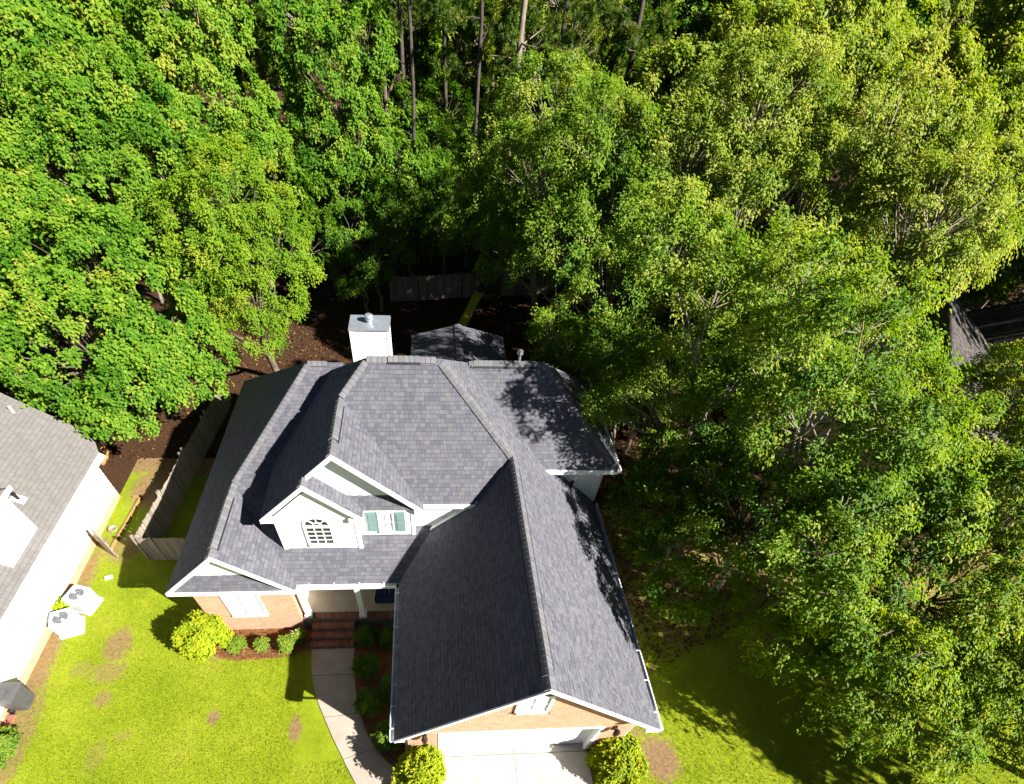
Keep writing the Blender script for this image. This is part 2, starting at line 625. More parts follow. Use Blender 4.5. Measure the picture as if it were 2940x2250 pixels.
# ------------------------------------------------------------------ house geometry numbers (metres)
z0 = 3.139
a0, a1, a2 = -8.875, -6.882, -4.889
yl, yp, yL, yLb = 1.544, 1.785, 8.074, 13.184
mL, ml, mg, mu, mw = 0.631, 0.904, 0.864, 0.899, 0.905
zl = z0 + ml * (a1 - a0)
zL = z0 + mL * (yL - yp)
g0, g1, g2, yg, yge = -1.536, 2.117, 5.770, -3.371, 5.495
zg = z0 + mg * (g1 - g0)
yu, z2, yr = 3.224, 5.311, 6.465
zR = z2 + mu * (yr - yu)
u0, zu = -5.551, 5.302
b1, yb, c1, yc = -3.128, 2.98, -4.037, 2.652
zb = zu + mu * (b1 - u0)
yb2 = yu + (zb - z2) / mu
b2 = b1 + (zb - z2) / mu
zc = zu + mu * (c1 - u0)
c2 = 2 * c1 - u0
yh = yu + (zg - z2) / mu
xv = g0 + (z2 - z0) / mg
xRr = g2 - (zR - z0) / mg
xRl = u0 + (zR - zu) / mu
xr1, yrf, yrr, zr0 = 6.03, 5.0, 10.2, 5.11
mw = 0.9
hw = (yrr - yrf) / 2
zrr = zr0 + mw * hw
yge = 5.42
XJ = a0 + (zL - z0) / ml
J = (a1, yp + (zl - z0) / mL, zl)
Lrl = (XJ, yL, zL)
Uback = (-3.694, 7.859, 6.97)
Vtop = (g2 - (zrr - z0) / mg, yrf + hw, zrr)
xk = g2 - (zr0 - z0) / mg
VL = (xk, yrf, zr0)
zw_ = zr0 + mw * (yge - yrf)
xw_ = g2 - (zw_ - z0) / mg

# ------------------------------------------------------------------ ground and setting
gm = MB()
gm.quad((-600, -600, -0.004), (600, -600, -0.004), (600, 600, -0.004), (-600, 600, -0.004))
struct('ground', gm, 'litter')
lm_ = MB()
lm_.quad((-60, -60, 0), (60, -60, 0), (60, 5.4, 0), (-60, 5.4, 0))
lm_.quad((-14.5, 5.4, 0), (-8.4, 5.4, 0), (-8.4, 11.6, 0), (-14.5, 11.6, 0))
lm_.quad((5.0, 5.4, 0), (13.0, 5.4, 0), (13.0, 8.0, 0), (5.0, 8.0, 0))
struct('lawn', lm_, 'lawn')

# driveway slabs with joints
drive = MB()
drive.box(-0.33, 2.12, -9.0, -3.02, -0.1, 0.03)
dr = struct('driveway', drive, 'concrete')
for (x0, x1, y0, y1) in ((2.135, 4.57, -9.0, -3.02), (-0.3, 2.12, -3.0, -2.45), (2.135, 4.55, -3.0, -2.45), (-1.35, -0.345, -9.0, -3.45)):
    o = struct('slab', MB().box(x0, x1, y0, y1, -0.1, 0.032), 'concrete')
    o.parent = dr

# curved front walk: slabs
LW = [(-4.93, 1.06), (-4.88, 0.55), (-4.79, 0.0), (-4.66, -0.5), (-4.45, -1.02), (-4.19, -1.54), (-3.82, -2.26), (-3.42, -2.95), (-2.97, -3.71), (-2.5, -4.5), (-1.9, -5.3)]
RW = [(-3.37, 1.06), (-3.35, 0.55), (-3.30, 0.0), (-3.21, -0.58), (-3.11, -1.0), (-3.0, -1.45), (-2.75, -2.07), (-2.43, -2.62), (-2.02, -3.08), (-1.42, -3.45), (-1.36, -4.3)]
fw = bpy.data.objects.new('front_walk', None)
C.objects.link(fw)
fw['kind'] = 'structure'
for i0, i1 in ((0, 2), (2, 5), (5, 7), (7, 9), (9, 10)):
    poly = LW[i0:i1 + 1] + RW[i0:i1 + 1][::-1]
    cxm = sum(p[0] for p in poly) / len(poly)
    cym = sum(p[1] for p in poly) / len(poly)
    poly = [(cxm + (x - cxm) * 0.992, cym + (y - cym) * 0.985) for x, y in poly]
    o = struct('slab', MB().prism([(x, y, -0.1) for x, y in poly], (0, 0, 0.135)), 'concrete_walk')
    del o['kind']
    o.parent = fw

# mulch beds
mbd = MB()
mbd.poly([(-8.5, 2.0, 0.02), (-8.35, 0.85, 0.02), (-7.6, 0.68, 0.02), (-6.8, 0.7, 0.02), (-5.9, 0.76, 0.02), (-5.3, 0.9, 0.02), (-4.95, 1.0, 0.02), (-4.93, 2.1, 0.02)])
struct('mulch_bed', mbd, 'mulch')
mbd = MB()
mbd.poly([(-1.16, 2.2, 0.02), (-3.36, 2.2, 0.02), (-3.33, 0.5, 0.02), (-3.2, -0.6, 0.02), (-2.98, -1.45, 0.02), (-2.72, -2.07, 0.02), (-2.4, -2.62, 0.02), (-1.98, -3.08, 0.02), (-1.4, -3.46, 0.02), (-0.36, -3.5, 0.02), (-0.36, -2.9, 0.02), (-1.16, -2.9, 0.02)])
struct('mulch_bed', mbd, 'mulch')


def straw(n, poly, mat, name, z=0.02, L=0.12, zr=0.03, wdt=0.012):
    P = np.array(poly)
    lo, hi = P.min(0), P.max(0)
    pts = rng.uniform(lo, hi, (n * 3, 2))
    ins = np.zeros(len(pts), bool)
    j = len(P) - 1
    for i in range(len(P)):
        cond = ((P[i, 1] > pts[:, 1]) != (P[j, 1] > pts[:, 1])) & (pts[:, 0] < (P[j, 0] - P[i, 0]) * (pts[:, 1] - P[i, 1]) / (P[j, 1] - P[i, 1] + 1e-12) + P[i, 0])
        ins ^= cond
        j = i
    pts = pts[ins][:n]
    n = len(pts)
    pos = np.column_stack([pts, z + rng.uniform(0.004, zr, n)])
    d = rng.normal(size=(n, 3)) * np.array([1, 1, 0.18])
    nn = np.tile([0, 0, 1.0], (n, 1)) + rng.normal(size=(n, 3)) * 0.35
    V, F, T = leaves(pos, nn, d, rng.uniform(0.6, 1.3, n) * L, wdt / L, rng.uniform(0, 1, n))
    o = bpy.data.objects.new(name, np_mesh(name, V, F, mat, T))
    C.objects.link(o)
    o['kind'] = 'stuff'
    o['label'] = 'loose pine straw mulch' if mat == 'needle_straw' else 'fallen brown leaves'
    o['category'] = 'mulch' if mat == 'needle_straw' else 'leaf litter'
    return o


straw(5000, [(-8.45, 1.95), (-8.3, 0.9), (-7.6, 0.7), (-5.9, 0.78), (-4.98, 1.02), (-4.98, 1.95)], 'needle_straw', 'pine_straw')
straw(6000, [(-1.2, 2.0), (-3.3, 2.0), (-3.3, 0.5), (-2.95, -1.45), (-2.4, -2.6), (-1.4, -3.4), (-0.4, -3.5), (-0.4, -3.0), (-1.2, -2.9)], 'needle_straw', 'pine_straw')
straw(14000, [(-16, 11), (14, 13), (16, 36), (-18, 36)], 'fallen_leaf', 'fallen_leaves', z=0.0, L=0.16, zr=0.06, wdt=0.1)
straw(7000, [(5.6, -1), (12, 1.5), (12, 14), (6.8, 14)], 'fallen_leaf', 'fallen_leaves', z=0.0, L=0.12, zr=0.05, wdt=0.07)


# ------------------------------------------------------------------ roof: decks, shingles, ridge caps
def clip(poly, clipper):
    out = poly
    n = len(clipper)
    for i in range(n):
        ax, ay = clipper[i]
        bx, by = clipper[(i + 1) % n]
        inp, out = out, []
        if not inp:
            return []
        def sd_(p):
            return (bx - ax) * (p[1] - ay) - (by - ay) * (p[0] - ax)
        for k in range(len(inp)):
            p, q = inp[k], inp[(k + 1) % len(inp)]
            dp, dq = sd_(p), sd_(q)
            if dp >= -1e-9:
                out.append(p)
            if (dp > 1e-9 and dq < -1e-9) or (dp < -1e-9 and dq > 1e-9):
                t = dp / (dp - dq)
                out.append((p[0] + (q[0] - p[0]) * t, p[1] + (q[1] - p[1]) * t))
    return out


class Roof:
    """collects planes; deck is one mesh, shingles are real pieces"""

    def __init__(s, house, mat, expo=0.13, name='roof', nsingle=300):
        s.h, s.mat, s.expo, s.ns = house, mat, expo, nsingle
        s.deck = MB()
        s.pieces = []
        s.name = name

    def plane(s, polys, eave_dir=None, shingle=True):
        """polys: list of convex 3-D polygons lying in one plane (counter-clockwise from above)"""
        P0 = [Vector(p) for p in polys[0]]
        n = Vector((0, 0, 0))
        for k in range(len(P0)):
            n += P0[k].cross(P0[(k + 1) % len(P0)])
        n.normalize()
        if n.z < 0:
            n = -n
            polys = [list(reversed(p)) for p in polys]
        e = Vector((0, 0, 1)).cross(n).normalized()
        u = n.cross(e).normalized()
        org = P0[0]
        for poly in polys:
            pv = [Vector(p) for p in poly]
            s.deck.prism([p - n * 0.075 for p in pv], n * 0.07)
            if not shingle:
                continue
            q = [((p - org).dot(e), (p - org).dot(u)) for p in pv]
            ar = sum(q[k][0] * q[(k + 1) % len(q)][1] - q[(k + 1) % len(q)][0] * q[k][1] for k in range(len(q)))
            if ar < 0:
                q.reverse()
            v0, v1 = min(p[1] for p in q), max(p[1] for p in q)
            x0, x1 = min(p[0] for p in q), max(p[0] for p in q)
            k = math.floor(v0 / s.expo)
            while k * s.expo < v1:
                va, vb = k * s.expo, (k + 1) * s.expo
                rr = random.Random(k * 131 + int(org.x * 10))
                x = math.floor((x0 - 1) / 0.9) * 0.9 + rr.uniform(0, 0.5)
                while x < x1:
                    wd = rr.choice((0.095, 0.12, 0.15, 0.19))
                    th = rr.choice((0.002, 0.003, 0.008))
                    if x + wd > x0:
                        quad = [(x, va), (x + wd - 0.005, va), (x + wd - 0.005, vb - 0.007), (x, vb - 0.007)]
                        c = clip(quad, q)
                        if len(c) >= 3:
                            full = len(c) == 4 and abs(c[0][0] - c[1][0]) > wd - 0.006 and abs(sum(c[i][0] * c[(i + 1) % 4][1] - c[(i + 1) % 4][0] * c[i][1] for i in range(4)) / 2 - (wd - 0.005) * (s.expo - 0.007)) < 1e-6
                            cen = org + e * (x + wd / 2) + u * (va + s.expo / 2)
                            d = CAM - cen
                            vis = wd * max(0, n.dot(d.normalized())) / d.length_squared if full else 0
                            s.pieces.append((vis, c, org, e, u, n, va, vb, th, wd, x))
                    x += wd
                k += 1

    def build(s):
        roof = part(s.name, s.deck, 'deck', s.h)
        s.roof = roof
        s.pieces.sort(key=lambda p: -p[0])
        # the pieces that show largest are objects of their own
        protos = {}
        for (vis, c, org, e, u, n, va, vb, th, wd, x) in s.pieces[:s.ns]:
            key = (wd, th)
            if key not in protos:
                b = MB()
                W, E = wd - 0.005, s.expo - 0.007
                b.hexa([(0, 0, -0.004), (W, 0, -0.004), (W, E, -0.004), (0, E, -0.004), (0, 0, th + 0.004), (W, 0, th + 0.004), (W, E, th + 0.004), (0, E, th + 0.004)])
                protos[key] = b.mesh('shingle', s.mat)
            m3 = Matrix((e, u, n)).transposed()
            place('shingle', protos[key], roof, org + e * x + u * va, m3)
        b = MB()
        for (vis, c, org, e, u, n, va, vb, th, wd, x) in s.pieces[s.ns:]:
            top = []
            for (px, py) in c:
                h = 0.004 + th
                top.append(org + e * px + u * py + n * h)
            bot = [t - n * (0.006 + th) for t in top]
            i = len(b.v)
            m = len(c)
            b.v += [tuple(t) for t in top] + [tuple(t) for t in bot]
            b.f.append(tuple(i + k for k in range(m)))
            for k in range(m):
                k2 = (k + 1) % m
                b.f.append((i + m + k, i + m + k2, i + k2, i + k))
        if b.v:
            part('shingles', b, s.mat, roof, kind='stuff')
        return roof

    def caps(s, A, B, n1, n2, wd=0.165, step=0.16, lift=0.02, vent=None):
        """ridge caps from A (low end) to B; n1, n2 normals of both planes; vent=(t0,t1) raised vent"""
        A, B = Vector(A), Vector(B)
        t = (B - A).normalized()
        n1, n2 = Vector(n1).normalized(), Vector(n2).normalized()
        d1 = t.cross(n1)
        if d1.z > 0:
            d1 = -d1
        d2 = t.cross(n2)
        if d2.z > 0:
            d2 = -d2
        up = (n1 + n2).normalized()
        L = (B - A).length
        m3 = Matrix((t.cross(up), t, up)).transposed()
        inv = m3.inverted()
        def sec(y, h):
            pts = [d1 * wd + n1 * h, d1 * (wd * 0.35) + (n1 * 0.75 + up * 0.25) * (h + 0.012), up * (h + 0.006), d2 * (wd * 0.35) + (n2 * 0.75 + up * 0.25) * (h + 0.012), d2 * wd + n2 * h]
            return [inv @ p + Vector((0, y, 0)) for p in pts]
        b = MB()
        lo, hi = sec(0.0, 0.032), sec(step - 0.006, 0.02)
        lo0 = sec(0.0, -0.01)
        for k in range(4):
            b.quad(lo[k], lo[k + 1], hi[k + 1], hi[k])
            b.quad(lo0[k], lo0[k + 1], lo[k + 1], lo[k])
        hi0 = sec(step - 0.006, -0.01)
        b.quad(lo0[0], lo[0], hi[0], hi0[0])
        b.quad(lo[4], lo0[4], hi0[4], hi[4])
        me = b.mesh('ridge_cap', 'sunlit_cap_shingle' if s.mat == 'shingle' else s.mat)
        n = int(L / step)
        for k in range(n):
            f = (k + 0.5) / n
            h = lift + (0.03 if vent and vent[0] < f < vent[1] else 0)
            place('ridge_cap', me, s.roof, A + t * (k * step) + up * h, m3)
        if vent:
            v = MB()
            for (d, nn) in ((d1, n1), (d2, n2)):
                p = A + t * (L * vent[0])
                q = A + t * (L * vent[1])
                v.board(p + d * (wd + 0.02) + nn * 0.004, q + d * (wd + 0.02) + nn * 0.004, -d * (wd + 0.02), nn * 0.04)
            part('ridge_vent', v, 'dark', s.roof, label='black ridge vent strip')


house = thing('house', 'brick and white house with dark grey shingle roof and front porch', 'house', (0, 0, 0))
rf = Roof(house, 'shingle')
nLeft = (-ml, 0, 1)
nLr = (ml, 0, 1)
nLf = (0, -mL, 1)
nG1 = (-mg, 0, 1)
nG2 = (mg, 0, 1)
nU = (0, -mu, 1)
nUl = (-mu, 0, 1)
nUr = (mu, 0, 1)
mRb = (zL - z0) / (yLb - yL)
# left plane (shared by hip and left wing)
rf.plane([[(a0, yl, z0), (a1, yl, zl), J, (a0, J[1], z0)], [(a0, J[1], z0), J, Lrl, (a0, yL, z0)], [(a0, yL, z0), Lrl, (a0, yLb, z0)]])
rf.plane([[(a1, yl, zl), (a2, yl, z0), (a2, yp, z0), J]])
# lower front plane
def zf(y):
    return z0 + mL * (y - yp)
rf.plane([[(a2, yp, z0), (g0, yp, z0), (-0.21, 3.6, zf(3.6)), (-4.0, J[1], zl), J], [J, (-4.0, J[1], zl), (-3.3, yL, zL), Lrl]])
# garage slopes
rf.plane([[(g0, yg, z0), (g1, yg, zg), (g1, yp, zg), (g0, yp, z0)], [(g0, yp, z0), (g1, yp, zg), (g1, 3.6, zg), (-0.21, 3.6, z0 + mg * (-0.21 - g0))], [(1.372, 3.6, z0 + mg * (1.372 - g0)), (g1, 3.6, zg), (g1, yh, zg)]])
rf.plane([[(g1, yg, zg), (g2, yg, z0), (g2, yge, z0), (g1, yge, zg)][::-1],
          [(g1, yh, zg), (g1, yge, zg), (xRr + (g1 - xRr) * 0.0, yr, zR)],
          [(g1, yge, zg), (xw_, yge, zw_), Vtop, (xRr, yr, zR)]])
# upper front plane
rf.plane([[(b2, yu, z2), (xv, yu, z2), (g1, yh, zg), (xRr, yr, zR), (xRl, yr, zR), (b1, yb2, zb)]])
rf.plane([[(b1, yb, zb), (b2, yb, z2), (b2, yu, z2), (b1, yb2, zb)]])
# upper left plane
rf.plane([[(u0, yc, zu), (c1, yc, zc), (c1, yb, zc), (u0, yb, zu)], [(u0, yb, zu), (b1, yb, zb), (b1, yb2, zb), (-5.254, yb2, zu + mu * (-5.254 - u0)), (u0, 5.213, zu)], [(-5.254, yb2, zu + mu * (-5.254 - u0)), (b1, yb2, zb), (xRl, yr, zR), Uback]])
rf.plane([[(c1, yc, zc), (c2, yc, zu), (c2, 3.40, zu), (c1, 3.40, zc)]])
# right wing
RE = (xr1 - hw, yrf + hw, zrr)
rf.plane([[VL, (xr1, yrf, zr0), RE, Vtop]])
rf.plane([[(xr1, yrf, zr0), (xr1, yrr, zr0), RE]])
# back planes
rf.plane([[Lrl, (-3.3, yL, zL), (-3.3, yLb, z0), (a0, yLb, z0)]], shingle=False)
rf.plane([[(xRl, yr, zR), (xRr, yr, zR), Vtop, (-2.6, Vtop[1], Vtop[2])]], shingle=False)
rf.plane([[(-2.6, Vtop[1], Vtop[2]), Vtop, (0.77, 13.2, z0), (-3.6, 13.2, z0)]], shingle=False)
rf.plane([[Vtop, RE, (xr1, yrr, zr0), (0.77, yrr, zr0)]], shingle=False)
# sunroom behind
SX, SZ = 0.9, 4.95
rf.plane([[(SX, 11.0, SZ), (SX, 15.0, SZ), (-1.25, 15.0, 4.42), (-1.25, 11.0, 4.42)]])
rf.plane([[(SX, 11.0, SZ), (3.05, 11.0, 4.42), (3.05, 15.0, 4.42), (SX, 15.0, SZ)]])
# pent strips at the foot of the gables
rf.plane([[(a0 + 0.1, yl + 0.03, z0 - 0.01), (a2 - 0.1, yl + 0.03, z0 - 0.01), (a2 - 0.7, 1.83, z0 + 0.62), (a0 + 0.7, 1.83, z0 + 0.62)]])
rf.plane([[(c2 - 0.3, yb + 0.03, z2 - 0.02), (b2 - 0.1, yb + 0.03, z2 - 0.02), (b2 - 0.55, 3.27, z2 + 0.42), (c1 + 0.2, 3.27, z2 + 0.42)]])
roof = rf.build()
rf.caps((a1, yl, zl), J, nLeft, nLr, vent=(0.1, 0.8))
rf.caps(J, Lrl, nLeft, nLf)
rf.caps(Lrl, (Uback[0], yL, zL), nLf, (0, mRb, 1))
rf.caps((b1, yb, zb), (b1, yb2, zb), nUl, nUr, vent=(0.22, 0.86))
rf.caps((b1, yb2, zb), (xRl, yr, zR), nUl, nU)
rf.caps((xRl, yr, zR), (xRr, yr, zR), nU, (0, 0.587, 1), vent=(0.28, 0.74))
rf.caps((g1, yh, zg), (xRr, yr, zR), nU, nG2)
rf.caps((g1, yg, zg), (g1, yh, zg), nG1, nG2, vent=(0.05, 0.94))
rf.caps((c1, yc, zc), (c1, yb, zc), nUl, nUr)
rf.caps(RE, Vtop, (0, -mw, 1), (0, mw, 1), vent=(0.1, 0.95))
rf.caps((xr1, yrf, zr0), RE, (0, -mw, 1), (mw, 0, 1))
rf.caps((SX, 11.0, SZ), (SX, 15.0, SZ), (-0.25, 0, 1), (0.25, 0, 1))

# walls -------------------------------------------------------------
WF = 1.96      # left wing front wall
gw = -2.95     # garage front wall
b = MB()
b.box(-8.49, -5.27, WF, 3.4, -0.3, z0 - 0.03)
part('brick_wall', b, 'brick_wall', house, label='sunlit brick front of the left wing')
b = MB()
b.prism([(-8.6, 1.8, z0 + 0.1), (-5.16, 1.8, z0 + 0.1), (a1, 1.8, zl - 0.1)], (0, 0.08, 0))
part('gable_wall', b, 'white_paint', house)
b = MB()
b.box(-8.47, -5.3, 3.4, 12.8, -0.3, z0 - 0.04)
b.box(-5.3, 5.35, 3.6, 12.8, -0.3, z0 - 0.04)
b.box(-1.27, 5.33, -2.75, 3.6, -0.3, z0 - 0.05)
part('side_wall', b, 'white_paint', house)
b = MB()
b.box(2.6, 5.72, yge, yrr - 0.4, -0.3, zr0 - 0.04)
part('wing_wall', b, 'white_paint', house, label='white siding wall of the rear right wing')
b = MB()
b.box(-1.0, 3.0, 11.0, 14.6, -0.3, 4.4)
part('sunroom_wall', b, 'white_paint', house)
# garage front: brick around the door opening
b = MB()
DX0, DX1, DZ = -0.33, 4.56, 2.2
b.box(-1.27, DX0, gw, gw + 0.2, -0.3, z0 - 0.06)
b.box(DX1, 5.45, gw, gw + 0.2, -0.3, z0 - 0.06)
b.box(DX0, DX1, gw, gw + 0.2, DZ, z0 - 0.06)
zpk = z0 - 0.06 + (g1 - (-1.27)) * mg
b.prism([(-1.27, gw, z0 - 0.06), (5.45, gw, z0 - 0.06), (g1 - 0.0, gw, zpk - 0.05)], (0, 0.2, 0))
part('brick_wall', b, 'brick_wall', house, label='brick garage front with low gable')
# garage door: four panel sections
gd = MB()
gd.box(DX0 + 0.05, DX1 - 0.05, gw + 0.32, gw + 0.36, 0.0, DZ + 0.05)
door = part('garage_door', gd, 'white_paint', house)
for r in range(4):
    for k in range(8):
        wx = (DX1 - DX0 - 0.1) / 8
        x0 = DX0 + 0.05 + k * wx
        zz = 0.03 + r * 0.545
        part('panel', MB().hexa([(x0 + 0.05, gw + 0.32, zz + 0.05), (x0 + wx - 0.05, gw + 0.32, zz + 0.05), (x0 + wx - 0.05, gw + 0.321, zz + 0.47), (x0 + 0.05, gw + 0.321, zz + 0.47),
                                 (x0 + 0.09, gw + 0.305, zz + 0.09), (x0 + wx - 0.09, gw + 0.305, zz + 0.09), (x0 + wx - 0.09, gw + 0.305, zz + 0.43), (x0 + 0.09, gw + 0.305, zz + 0.43)]), 'white_paint', door)
b = MB()
b.box(DX0 - 0.02, DX0 + 0.1, gw - 0.02, gw + 0.3, 0, DZ)
b.box(DX1 - 0.1, DX1 + 0.02, gw - 0.02, gw + 0.3, 0, DZ)
b.box(DX0 - 0.02, DX1 + 0.02, gw - 0.023, gw + 0.3, DZ, DZ + 0.1)
part('door_frame', b, 'white_paint', house)
# upper walls
dwy = 2.784
b = MB()
b.box(-5.209, -2.75, dwy, 5.4, 3.5, zu - 0.03)
b.prism([(-5.2, dwy + 0.002, zu - 0.03), (-2.79, dwy + 0.002, zu - 0.03), (c1 + 0.03, dwy + 0.002, zu + 1.06)], (0, 0.1, 0))
part('dormer_wall', b, 'white_paint', house, label='white front wall of the arched window dormer')
b = MB()
b.box(-2.745, -1.0, 3.143, 5.4, 3.6, z2 - 0.04)
part('dormer_wall', b, 'white_paint', house, label='white wall with the shuttered window')
b = MB()
b.prism([(-5.1, 3.245, zu + 0.1), (-0.95, 3.245, zu + 0.1), (b1, 3.245, zb - 0.12)], (0, 0.1, 0))
part('gable_wall', b, 'white_paint', house)
b = MB()
b.box(-1.0, 1.2, 3.38, 5.6, 3.8, z2 - 0.03)
part('upper_wall', b, 'white_paint', house)
# corner boards, base trim
b = MB()
for q_ in ((-5.235, -5.1, dwy - 0.025, dwy + 0.04, 3.72, zu - 0.2), (-2.83, -2.70, dwy - 0.025, dwy + 0.04, 3.72, zu - 0.2), (-1.09, -0.975, 3.118, 3.2, 3.95, z2 - 0.12), (-2.6, -1.09, 3.125, 3.15, 5.12, 5.22)):
    part('corner_trim', MB().box(*q_), 'white_paint', house)
# step flashing along the wall above the garage roof
b = MB()
pA = Vector((-0.5, 3.37, z0 + mg * (-0.5 - g0) + 0.02))
pB = Vector((1.0, 3.37, z0 + mg * (1.0 - g0) + 0.02))
b.board(pA, pB, (0, -0.14, 0.0), (-0.01, 0, 0.03))
part('flashing', b, 'white_metal', house)

# rake boards, fascia, gutters ---------------------------------------
def rake(A, B, h=0.17, t=0.045):
    A, B = Vector(A), Vector(B)
    b = MB().board(A + Vector((0, -t, 0.015)), B + Vector((0, -t, 0.015)), (0, 0, -h), (0, t, 0))
    return part('rake_board', b, 'white_paint', house)


rake((a0, yl, z0), (a1, yl, zl))
rake((a1, yl, zl), (a2, yl, z0))
rake((g0, yg, z0), (g1, yg, zg), 0.13)
rake((g1, yg, zg), (g2, yg, z0), 0.13)
rake((b1, yb, zb), (c1 + 0.08, yb, zc + 0.07))
rake((b1, yb, zb), (b2, yb, z2))
rake((u0, yc, zu), (c1, yc, zc))
rake((c1, yc, zc), (c2, yc, zu))
part('fascia', MB().box(a0, a2, yl - 0.03, yl + 0.02, z0 - 0.16, z0 - 0.02), 'white_paint', house)
part('fascia', MB().box(u0 + 0.02, u0 + 0.42, yc - 0.02, dwy, zu - 0.15, zu - 0.02), 'white_paint', house)
part('fascia', MB().box(c2 - 0.42, c2 - 0.02, yc - 0.02, dwy, zu - 0.15, zu - 0.02), 'white_paint', house)
part('fascia', MB().box(b2 + 0.03, xv - 0.03, yu - 0.05, yu + 0.0, z2 - 0.16, z2 + 0.005), 'white_paint', house)
part('soffit', MB().box(b2 + 0.03, xv + 0.1, yu + 0.0, 3.38, z2 - 0.14, z2 - 0.11), 'white_paint', house)
part('fascia', MB().box(xk - 0.05, xr1 + 0.02, yrf - 0.05, yrf, zr0 - 0.17, zr0 + 0.01), 'white_paint', house)
part('soffit', MB().box(xk, xr1, yrf, yge, zr0 - 0.16, zr0 - 0.12), 'white_paint', house)
for (x0, x1, y0_, y1_, zz) in ((u0, -5.209, yc + 0.02, 5.3, zu), (g0, -1.27, gw + 0.2, yp, z0), (5.33, g2, gw + 0.2, yge, z0), (a0, -8.47, yl + 0.03, yLb - 0.3, z0), (a2 - 0.4, a2, yl + 0.03, yp, z0), (5.72, xr1, yrf, yrr, zr0)):
    part('soffit', MB().box(x0 + 0.005, x1, y0_, y1_, zz - 0.2, zz - 0.15), 'white_paint', house)
    xe = x0 if abs(x0) > abs(x1) or x0 in (u0, g0, a0) else x1
    part('fascia', MB().box(xe - 0.012, xe + 0.012, y0_, y1_, zz - 0.2, zz - 0.01), 'white_paint', house)
# boxed eave returns of the garage gable
for (x0, x1) in ((g0 + 0.02, -1.27), (5.45, g2 - 0.02)):
    part('eave_return', MB().box(x0, x1, yg, gw + 0.2, z0 - 0.2, z0 - 0.1), 'white_paint', house)


def gutter(A, B, out, nb):
    A, B, out = Vector(A), Vector(B), Vector(out)
    zv = Vector((0, 0, 1))
    g = MB()
    g.board(A, B, -zv * 0.12, out * 0.012)
    g.board(A - zv * 0.12, B - zv * 0.12, -zv * 0.012, out * 0.12)
    g.board(A + out * 0.11 + zv * 0.0, B + out * 0.11, -zv * 0.12, out * 0.02)
    g.board(A + out * 0.105, B + out * 0.105, zv * 0.012, out * 0.03)
    o = part('gutter', g, 'white_metal', house)
    for k in range(nb):
        p = A.lerp(B, (k + 0.5) / nb)
        t = (B - A).normalized()
        part('gutter_bracket', MB().board(p - t * 0.018 - out * 0.07 + zv * 0.03, p + t * 0.018 - out * 0.07 + zv * 0.03, out * 0.19, zv * 0.014), 'white_metal', o)
    return o


gutter((g0, yp - 0.1, z0 - 0.02), (g0, yg, z0 - 0.02), (-1, 0, 0), 8)
gutter((g2, yg, z0 - 0.02), (g2, yge, z0 - 0.02), (1, 0, 0), 9)
gutter((a2 + 0.02, yp, z0 - 0.02), (g0 - 0.1, yp, z0 - 0.02), (0, -1, 0), 4)
gutter((xr1, yrf, zr0 - 0.02), (xr1, yrr, zr0 - 0.02), (1, 0, 0), 6)
# downspouts
for pts in ([(g2 + 0.06, yg + 0.12, z0 - 0.15), (5.5, gw + 0.06, z0 - 0.75), (5.5, gw + 0.06, 0.1), (5.62, gw - 0.15, 0.05)],
            [(g0 - 0.06, yg + 0.12, z0 - 0.15), (-1.33, gw + 0.1, z0 - 0.7), (-1.33, gw + 0.1, 0.1), (-1.38, gw - 0.55, 0.05)],
            [(xr1 + 0.05, yrf + 0.1, zr0 - 0.15), (5.77, yge + 0.08, zr0 - 0.5), (5.77, yge + 0.08, 0.1)]):
    part('downspout', MB().tube(pts, 0.04, 6), 'white_metal', house)

# porch ---------------------------------------------------------------
b = MB()
b.box(-5.27, -1.27, 2.29, 3.6, -0.2, 0.6)
pf = part('porch_floor', b, 'porch_floor', house)
b = MB()
b.box(-5.26, -1.28, 2.0, 2.288, -0.2, 0.585)
pw = part('porch_curb', b, 'mortar', house, label='red brick edge of the porch')
mesh_sold = MB().box(0, 0.096, 0, 0.26, 0, 0.06).mesh('brick', 'brick_red')
mesh_sold2 = MB().box(0, 0.096, 0, 0.26, 0, 0.06).mesh('brick', 'brick_red2')
k = 0
x = -5.24
while x < -1.4:
    place('brick', random.choice((mesh_sold, mesh_sold2)), pw, (x, 2.005, 0.553 + random.uniform(0, 0.006)))
    x += 0.108
b = MB()
steps = []
for i, (za, ya, yb_) in enumerate(((0.45, 1.66, 2.0), (0.30, 1.36, 2.0), (0.15, 1.07, 2.0))):
    st = part('step', MB().box(-4.92, -3.37, ya + 0.012, yb_ if i == 0 else (1.672 if i == 1 else 1.372), -0.15, za - 0.045), 'mortar', house)
    x = -4.92
    while x < -3.43:
        place('brick', random.choice((mesh_sold, mesh_sold2)), st, (x, ya + 0.03, za - 0.055 + random.uniform(0, 0.006)))
        x += 0.1075
    mface = MB().box(0, 0.2, 0, 0.02, 0, 0.062)
    mf1, mf2 = mface.mesh('brick', 'brick_red'), mface.mesh('brick', 'brick_red2')
    x = -4.92
    while x < -3.5:
        place('brick', random.choice((mf1, mf2)), st, (x, ya, za - 0.13))
        x += 0.212
for (cx, cy) in ((-3.05, 2.12), (-5.03, 2.16)):
    b = MB()
    b.box(cx - 0.09, cx + 0.09, cy - 0.09, cy + 0.09, 0.6, z0 - 0.12)
    col = part('porch_column', b, 'white_paint', house)
    part('base', MB().box(cx - 0.13, cx + 0.13, cy - 0.13, cy + 0.13, 0.6, 0.78), 'white_paint', col)
    part('capital', MB().box(cx - 0.12, cx + 0.12, cy - 0.12, cy + 0.12, z0 - 0.34, z0 - 0.2), 'white_paint', col)
